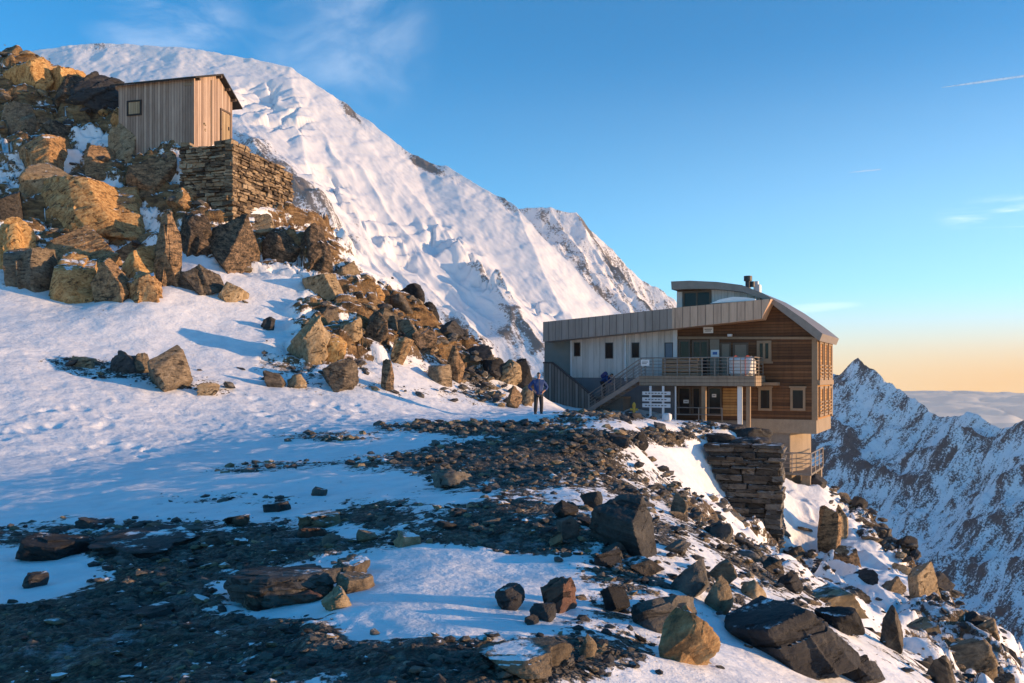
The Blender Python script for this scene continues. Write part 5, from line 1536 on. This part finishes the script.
# ------------------------------------------------------------------ people
def skin_mesh(name, joints, edges, material, parent, sub=2, root=0):
    names = list(joints)
    vs = [joints[n][0] for n in names]; ix = {n: i for i, n in enumerate(names)}
    me = bpy.data.meshes.new(name)
    me.from_pydata(vs, [(ix[a], ix[b]) for a, b in edges], [])
    o = link(name, me, material, parent)
    md = o.modifiers.new('skin', 'SKIN'); md.use_smooth_shade = True
    for i, n in enumerate(names):
        r = joints[n][1]; r = r if isinstance(r, tuple) else (r, r)
        me.skin_vertices[0].data[i].radius = r
        me.skin_vertices[0].data[i].use_root = (i == root)
    s = o.modifiers.new('smooth', 'SUBSURF'); s.levels = sub; s.render_levels = sub
    return o
def chain(*names): return [(names[i], names[i + 1]) for i in range(len(names) - 1)]
def lathe_head(parent, at, s, mat, hairmat, hat=False):
    pass

def person(root, J, face_dir, label):
    tag(root, label, 'person')
    return root

def hand(J, E, wrist, palm, fdir, side, tag_, thumb):
    """palm and five bent fingers of different length, added to the body skeleton"""
    wrist = Vector(wrist); palm = Vector(palm); fdir = Vector(fdir).normalized(); side = Vector(side).normalized(); nrm = fdir.cross(side)
    J['palm' + tag_] = (tuple(palm), (.036, .018))
    for k2, (off, ln) in enumerate(((-.03, .062), (-.010, .075), (.010, .080), (.030, .070))):
        a = palm + side * off + fdir * .045
        b = a + fdir * ln * .5 + nrm * .010; c = b + fdir * ln * .35 + nrm * .028
        for q, p, rr in (('a', a, .0105), ('b', b, .0095), ('c', c, .008)): J[f'f{k2}{q}{tag_}'] = (tuple(p), rr)
        E += [('palm' + tag_, f'f{k2}a{tag_}'), (f'f{k2}a{tag_}', f'f{k2}b{tag_}'), (f'f{k2}b{tag_}', f'f{k2}c{tag_}')]
    t1 = palm - side * .045 * thumb - fdir * .005; t2 = t1 - side * .025 * thumb + fdir * .035
    J['t1' + tag_] = (tuple(t1), .0115); J['t2' + tag_] = (tuple(t2), .0095)
    E += [('palm' + tag_, 't1' + tag_), ('t1' + tag_, 't2' + tag_)]

def face(parent, c, s, yaw, pitch, hairmat, cap):
    """head: skull with brow, nose, mouth, chin, ears and eyes; looks along -Y before turning"""
    v, f = ico(4)
    q = v.copy()
    x, y, z = q[:, 0], q[:, 1], q[:, 2]
    wd = .073 * (1 - .22 * sstep(0.1, -1.0, z)); dp = .095 * (1 - .10 * sstep(-.2, -1, z))
    X = x * wd; Yy = y * dp; Z = z * .118
    fr = sstep(0.2, -.8, y)
    Yy = Yy - .022 * np.exp(-(x / .18) ** 2 - ((z + .12) / .22) ** 2) * fr          # nose
    Yy = Yy + .010 * (np.exp(-((x - .38) / .2) ** 2 - ((z - .05) / .13) ** 2) + np.exp(-((x + .38) / .2) ** 2 - ((z - .05) / .13) ** 2)) * fr   # eye sockets
    Yy = Yy - .006 * np.exp(-(x / .5) ** 2 - ((z - .25) / .12) ** 2) * fr           # brow
    Yy = Yy - .007 * np.exp(-(x / .30) ** 2 - ((z + .48) / .07) ** 2) * fr + .004 * np.exp(-(x / .3) ** 2 - ((z + .55) / .03) ** 2) * fr   # lips
    Yy = Yy - .012 * np.exp(-(x / .4) ** 2 - ((z + .85) / .18) ** 2) * fr           # chin
    er = np.exp(-((y - .05) / .16) ** 2 - ((z + .02) / .24) ** 2) * sstep(.85, 1, np.abs(x)); X = X + np.sign(x) * .016 * er
    return np.stack([X, Yy, Z], 1), f

def head(parent, c, yaw, pitch, cap_mat, hair_mat):
    V, f = face(None, None, 1, 0, 0, None, None)
    rotm = np.array(Matrix.Rotation(yaw, 3, 'Z') @ Matrix.Rotation(pitch, 3, 'X'))
    c = np.array(c)
    sk = link('head', np_mesh('head', V @ rotm.T + c, f, True), M['skin'], parent)
    for s in (-1, 1):
        v2, f2 = ico(2)
        e = (v2 * .011 + np.array([s * .028, -.083, .006])) @ rotm.T + c
        link('eye', np_mesh('eye', e, f2, True), M['paper'], sk)
        e = (v2 * .0065 + np.array([s * .028, -.0905, .006])) @ rotm.T + c
        link('eye', np_mesh('eye', e, f2, True), M['hair'], sk)
    v3, f3 = ico(3)
    hv = v3 * np.array([.081, .104, .124]); keep = (v3[:, 2] > .30) | ((v3[:, 1] > .15) & (v3[:, 2] > -.55))
    f3k = f3[keep[f3].all(1)]
    hv = hv * (1 + .05 * fbm(v3[:, 0] * 5, v3[:, 1] * 5, v3[:, 2] * 5, 3, 9))[:, None]
    link('hair', np_mesh('hair', hv @ rotm.T + c, f3k, True), M[hair_mat], parent)

def hiker_standing():
    g = hit(538.5, 415.5, 33.0)
    r = empty('person', (g[0], g[1], g[2] - .01), R(16))
    sc_ = 43.5 / F * g[1] / 1.79; r.scale = (sc_, sc_, sc_)
    print('PERSON', g, sc_)
    tag(r, 'hiker in a blue jacket and dark trousers standing with hands on hips', 'person')
    J = {'pelvis': ((0, 0, .93), (.145, .105)), 'waist': ((0, .0, 1.08), (.135, .10)), 'chest': ((0, .01, 1.30), (.165, .115)), 'neckb': ((0, .02, 1.46), (.075, .07)), 'neck': ((0, .01, 1.53), .055), 'skull': ((0, .0, 1.60), (.06, .07))}
    E = chain('pelvis', 'waist', 'chest', 'neckb', 'neck', 'skull')
    for s, t in ((-1, 'l'), (1, 'r')):
        J['hip' + t] = ((s * .095, 0, .88), .095); J['knee' + t] = ((s * .12, -.02, .49), .062); J['calf' + t] = ((s * .125, .02, .34), .058); J['ankle' + t] = ((s * .13, .02, .09), .04); J['toe' + t] = ((s * .15, -.15, .035), (.042, .03))
        E += [('pelvis', 'hip' + t)] + chain('hip' + t, 'knee' + t, 'calf' + t, 'ankle' + t, 'toe' + t)
        J['sho' + t] = ((s * .19, .02, 1.415), .066)
        J['elb' + t] = ((s * .40, .06, 1.17), .045); J['wri' + t] = ((s * .235, -.06, 1.02), .031)
        E += [('chest', 'sho' + t)] + chain('sho' + t, 'elb' + t, 'wri' + t)
        hand(J, E, J['wri' + t][0], (s * .19, -.095, .985), (-s * .45, -.75, -.25), (0, -.3, 1), t, -1)
        E.append(('wri' + t, 'palm' + t))
    skin_mesh('body', J, E, M['skin'], r)
    head(r, (0, -.015, 1.665), 0, .05, None, 'hair')
    # jacket, trousers, boots over the body
    JJ = {'hem': ((0, 0, .84), (.19, .145)), 'waist': ((0, 0, 1.08), (.175, .135)), 'chest': ((0, .01, 1.30), (.205, .15)), 'collar': ((0, .02, 1.47), (.10, .09)), 'collart': ((0, .015, 1.535), (.085, .08))}
    EE = chain('hem', 'waist', 'chest', 'collar', 'collart')
    for s, t in ((-1, 'l'), (1, 'r')):
        JJ['sho' + t] = ((s * .20, .02, 1.42), .09); JJ['elb' + t] = ((s * .405, .06, 1.17), .07); JJ['cuf' + t] = ((s * .255, -.045, 1.03), .052)
        EE += [('chest', 'sho' + t)] + chain('sho' + t, 'elb' + t, 'cuf' + t)
    skin_mesh('jacket', JJ, EE, M['jacket'], r, root=1)
    TT = {'waist': ((0, 0, .95), (.165, .125))}; ET = []
    for s, t in ((-1, 'l'), (1, 'r')):
        TT['hip' + t] = ((s * .10, 0, .84), .112); TT['knee' + t] = ((s * .122, -.02, .49), .085); TT['hem' + t] = ((s * .13, .02, .12), .075)
        ET += [('waist', 'hip' + t)] + chain('hip' + t, 'knee' + t, 'hem' + t)
    skin_mesh('trousers', TT, ET, M['trousers'], r)
    m = MB(); m.tube((0, -.152, .84), (0, -.146, 1.12), .009, 6); m.tube((0, -.146, 1.12), (0, -.150, 1.30), .009, 6); m.tube((0, -.150, 1.30), (0, -.085, 1.48), .009, 6); m.build('zip', M['dark_steel'], r)
    for s in (-1, 1):
        skin_mesh('boot', {'a': ((s * .13, .03, .17), .062), 'b': ((s * .13, .025, .06), (.06, .055)), 'c': ((s * .15, -.14, .045), (.058, .045))}, chain('a', 'b', 'c'), M['boot'], r, root=1)
hiker_standing()

def hiker_bent():
    p = B.world(bx(602, 1.0), -.85, zq1 + .102)
    r = empty('person', tuple(p), -B.a)
    tag(r, 'hiker in a blue jacket bending forward behind the stair railing', 'person')
    # faces +X, trunk bent over, arms reaching down to the rail
    J = {'pelvis': ((0, 0, .90), (.12, .14)), 'waist': ((.08, 0, 1.04), (.11, .14)), 'chest': ((.26, 0, 1.18), (.12, .165)), 'neckb': ((.40, 0, 1.25), .072), 'neck': ((.46, 0, 1.27), .055), 'skull': ((.53, 0, 1.28), .06)}
    E = chain('pelvis', 'waist', 'chest', 'neckb', 'neck', 'skull')
    for s, t in ((-1, 'l'), (1, 'r')):
        J['hip' + t] = ((0, s * .095, .86), .095); J['knee' + t] = ((.05 + s * .03, s * .11, .48), .062); J['ankle' + t] = ((-.02 + s * .06, s * .11, .09), .04); J['toe' + t] = ((.16 + s * .06, s * .12, .035), (.03, .042))
        E += [('pelvis', 'hip' + t)] + chain('hip' + t, 'knee' + t, 'ankle' + t, 'toe' + t)
        J['sho' + t] = ((.32, s * .19, 1.17), .064); J['elb' + t] = ((.42, s * .24, .92), .044); J['wri' + t] = ((.58, s * .20, .78), .03)
        E += [('chest', 'sho' + t)] + chain('sho' + t, 'elb' + t, 'wri' + t)
        hand(J, E, J['wri' + t][0], (.63, s * .19, .74), (.7, 0, -.7), (0, 1, 0), t, s)
        E.append(('wri' + t, 'palm' + t))
    skin_mesh('body', J, E, M['skin'], r)
    head(r, (.585, 0, 1.30), R(90), .55, None, 'hair')
    JJ = {'hem': ((-.03, 0, .82), (.16, .18)), 'waist': ((.07, 0, 1.04), (.155, .175)), 'chest': ((.25, 0, 1.19), (.16, .20)), 'collar': ((.41, 0, 1.26), .095)}
    EE = chain('hem', 'waist', 'chest', 'collar')
    for s, t in ((-1, 'l'), (1, 'r')):
        JJ['sho' + t] = ((.31, s * .20, 1.18), .088); JJ['elb' + t] = ((.42, s * .245, .92), .068); JJ['cuf' + t] = ((.56, s * .20, .80), .05)
        EE += [('chest', 'sho' + t)] + chain('sho' + t, 'elb' + t, 'cuf' + t)
    skin_mesh('jacket', JJ, EE, M['jacket'], r, root=1)
    TT = {'waist': ((-.01, 0, .93), (.13, .155))}; ET = []
    for s, t in ((-1, 'l'), (1, 'r')):
        TT['hip' + t] = ((0, s * .10, .83), .11); TT['knee' + t] = ((.05 + s * .03, s * .11, .48), .084); TT['hem' + t] = ((-.02 + s * .06, s * .11, .12), .074)
        ET += [('waist', 'hip' + t)] + chain('hip' + t, 'knee' + t, 'hem' + t)
    skin_mesh('trousers', TT, ET, M['trousers'], r)
    for s in (-1, 1):
        skin_mesh('boot', {'a': ((-.03 + s * .06, s * .11, .17), .062), 'b': ((-.02 + s * .06, s * .11, .06), (.055, .06)), 'c': ((.15 + s * .06, s * .12, .045), (.045, .058))}, chain('a', 'b', 'c'), M['boot'], r, root=1)
    # day pack on the back
    v, f = ico(3); q = np.sign(v) * np.abs(v) ** .6; q = q / np.abs(q).max() * np.array([.24, .15, .13])
    q = q @ rot_y(-.72).T + np.array([.08, 0, 1.33])
    b = empty('backpack', tuple(p), -B.a); tag(b, 'dark blue day pack on the back of the bending hiker', 'backpack')
    link('pack_bag', np_mesh('pack_bag', q, f, True), M['pack'], b)
    for s in (-1, 1):
        m = MB(); m.tube((.20, s * .11, 1.41), (.36, s * .13, 1.20), .02, 6); m.tube((.36, s * .13, 1.20), (.18, s * .15, 1.08), .02, 6)
        m.build('shoulder_strap', M['pack'], b)
hiker_bent()

# ------------------------------------------------------------------ aircraft trails high in the sky
def trail(px0, py0, px1, py1, Y, r, dens, label):
    a, b = P(px0, py0, Y), P(px1, py1, Y * 1.05)
    m = MB(); a = Vector(a); b = Vector(b); k = 8
    for i in range(k):
        t0, t1 = i / k, (i + 1) / k
        m.tube(a.lerp(b, t0), a.lerp(b, t1), r * (.35 + .65 * t0), 10, r * (.35 + .65 * t1)) if False else None
    d = (b - a).normalized(); u = d.orthogonal().normalized(); w_ = d.cross(u)
    n = 12; vs = []; rings = 14
    for i in range(rings):
        t = i / (rings - 1); c = a.lerp(b, t); rr = r * (.25 + .75 * min(1, t * 3))
        for q in range(n):
            an = 2 * math.pi * q / n; vs.append(c + u * math.cos(an) * rr + w_ * math.sin(an) * rr)
    fs = [(i * n + q, i * n + (q + 1) % n, (i + 1) * n + (q + 1) % n, (i + 1) * n + q) for i in range(rings - 1) for q in range(n)]
    fs += [tuple(range(n - 1, -1, -1)), tuple(range((rings - 1) * n, rings * n))]
    m2 = MB(); m2.add(vs, fs, True)
    o = m2.build('vapour_trail', m_trail(dens)); tag(o, label, 'vapour trail')
trail(942, 87.5, 1060, 71, 9000, 12, 0.42, 'long white vapour trail in the upper right of the sky')
trail(849, 172.5, 880, 169.5, 9500, 7, 0.25, 'short faint vapour trail in the middle of the blue sky')

# ------------------------------------------------------------------ the air itself
def haze(density):
    k = N('mountain_air')
    v = k.n('VolumePrincipled', {'Color': (0.80, 0.88, 1.0), 'Density': density, 'Anisotropy': 0.15})
    k.t.links.new(v.outputs[0], k.out.inputs['Volume'])
    m = MB(); m.box(-2600, 2200, -120, 1750, -640, 520)
    o = m.build('haze', k.m); tag(o, 'thin pale mountain air between the plateau and the far ridges', 'haze', kind='stuff')
haze(0.00011)
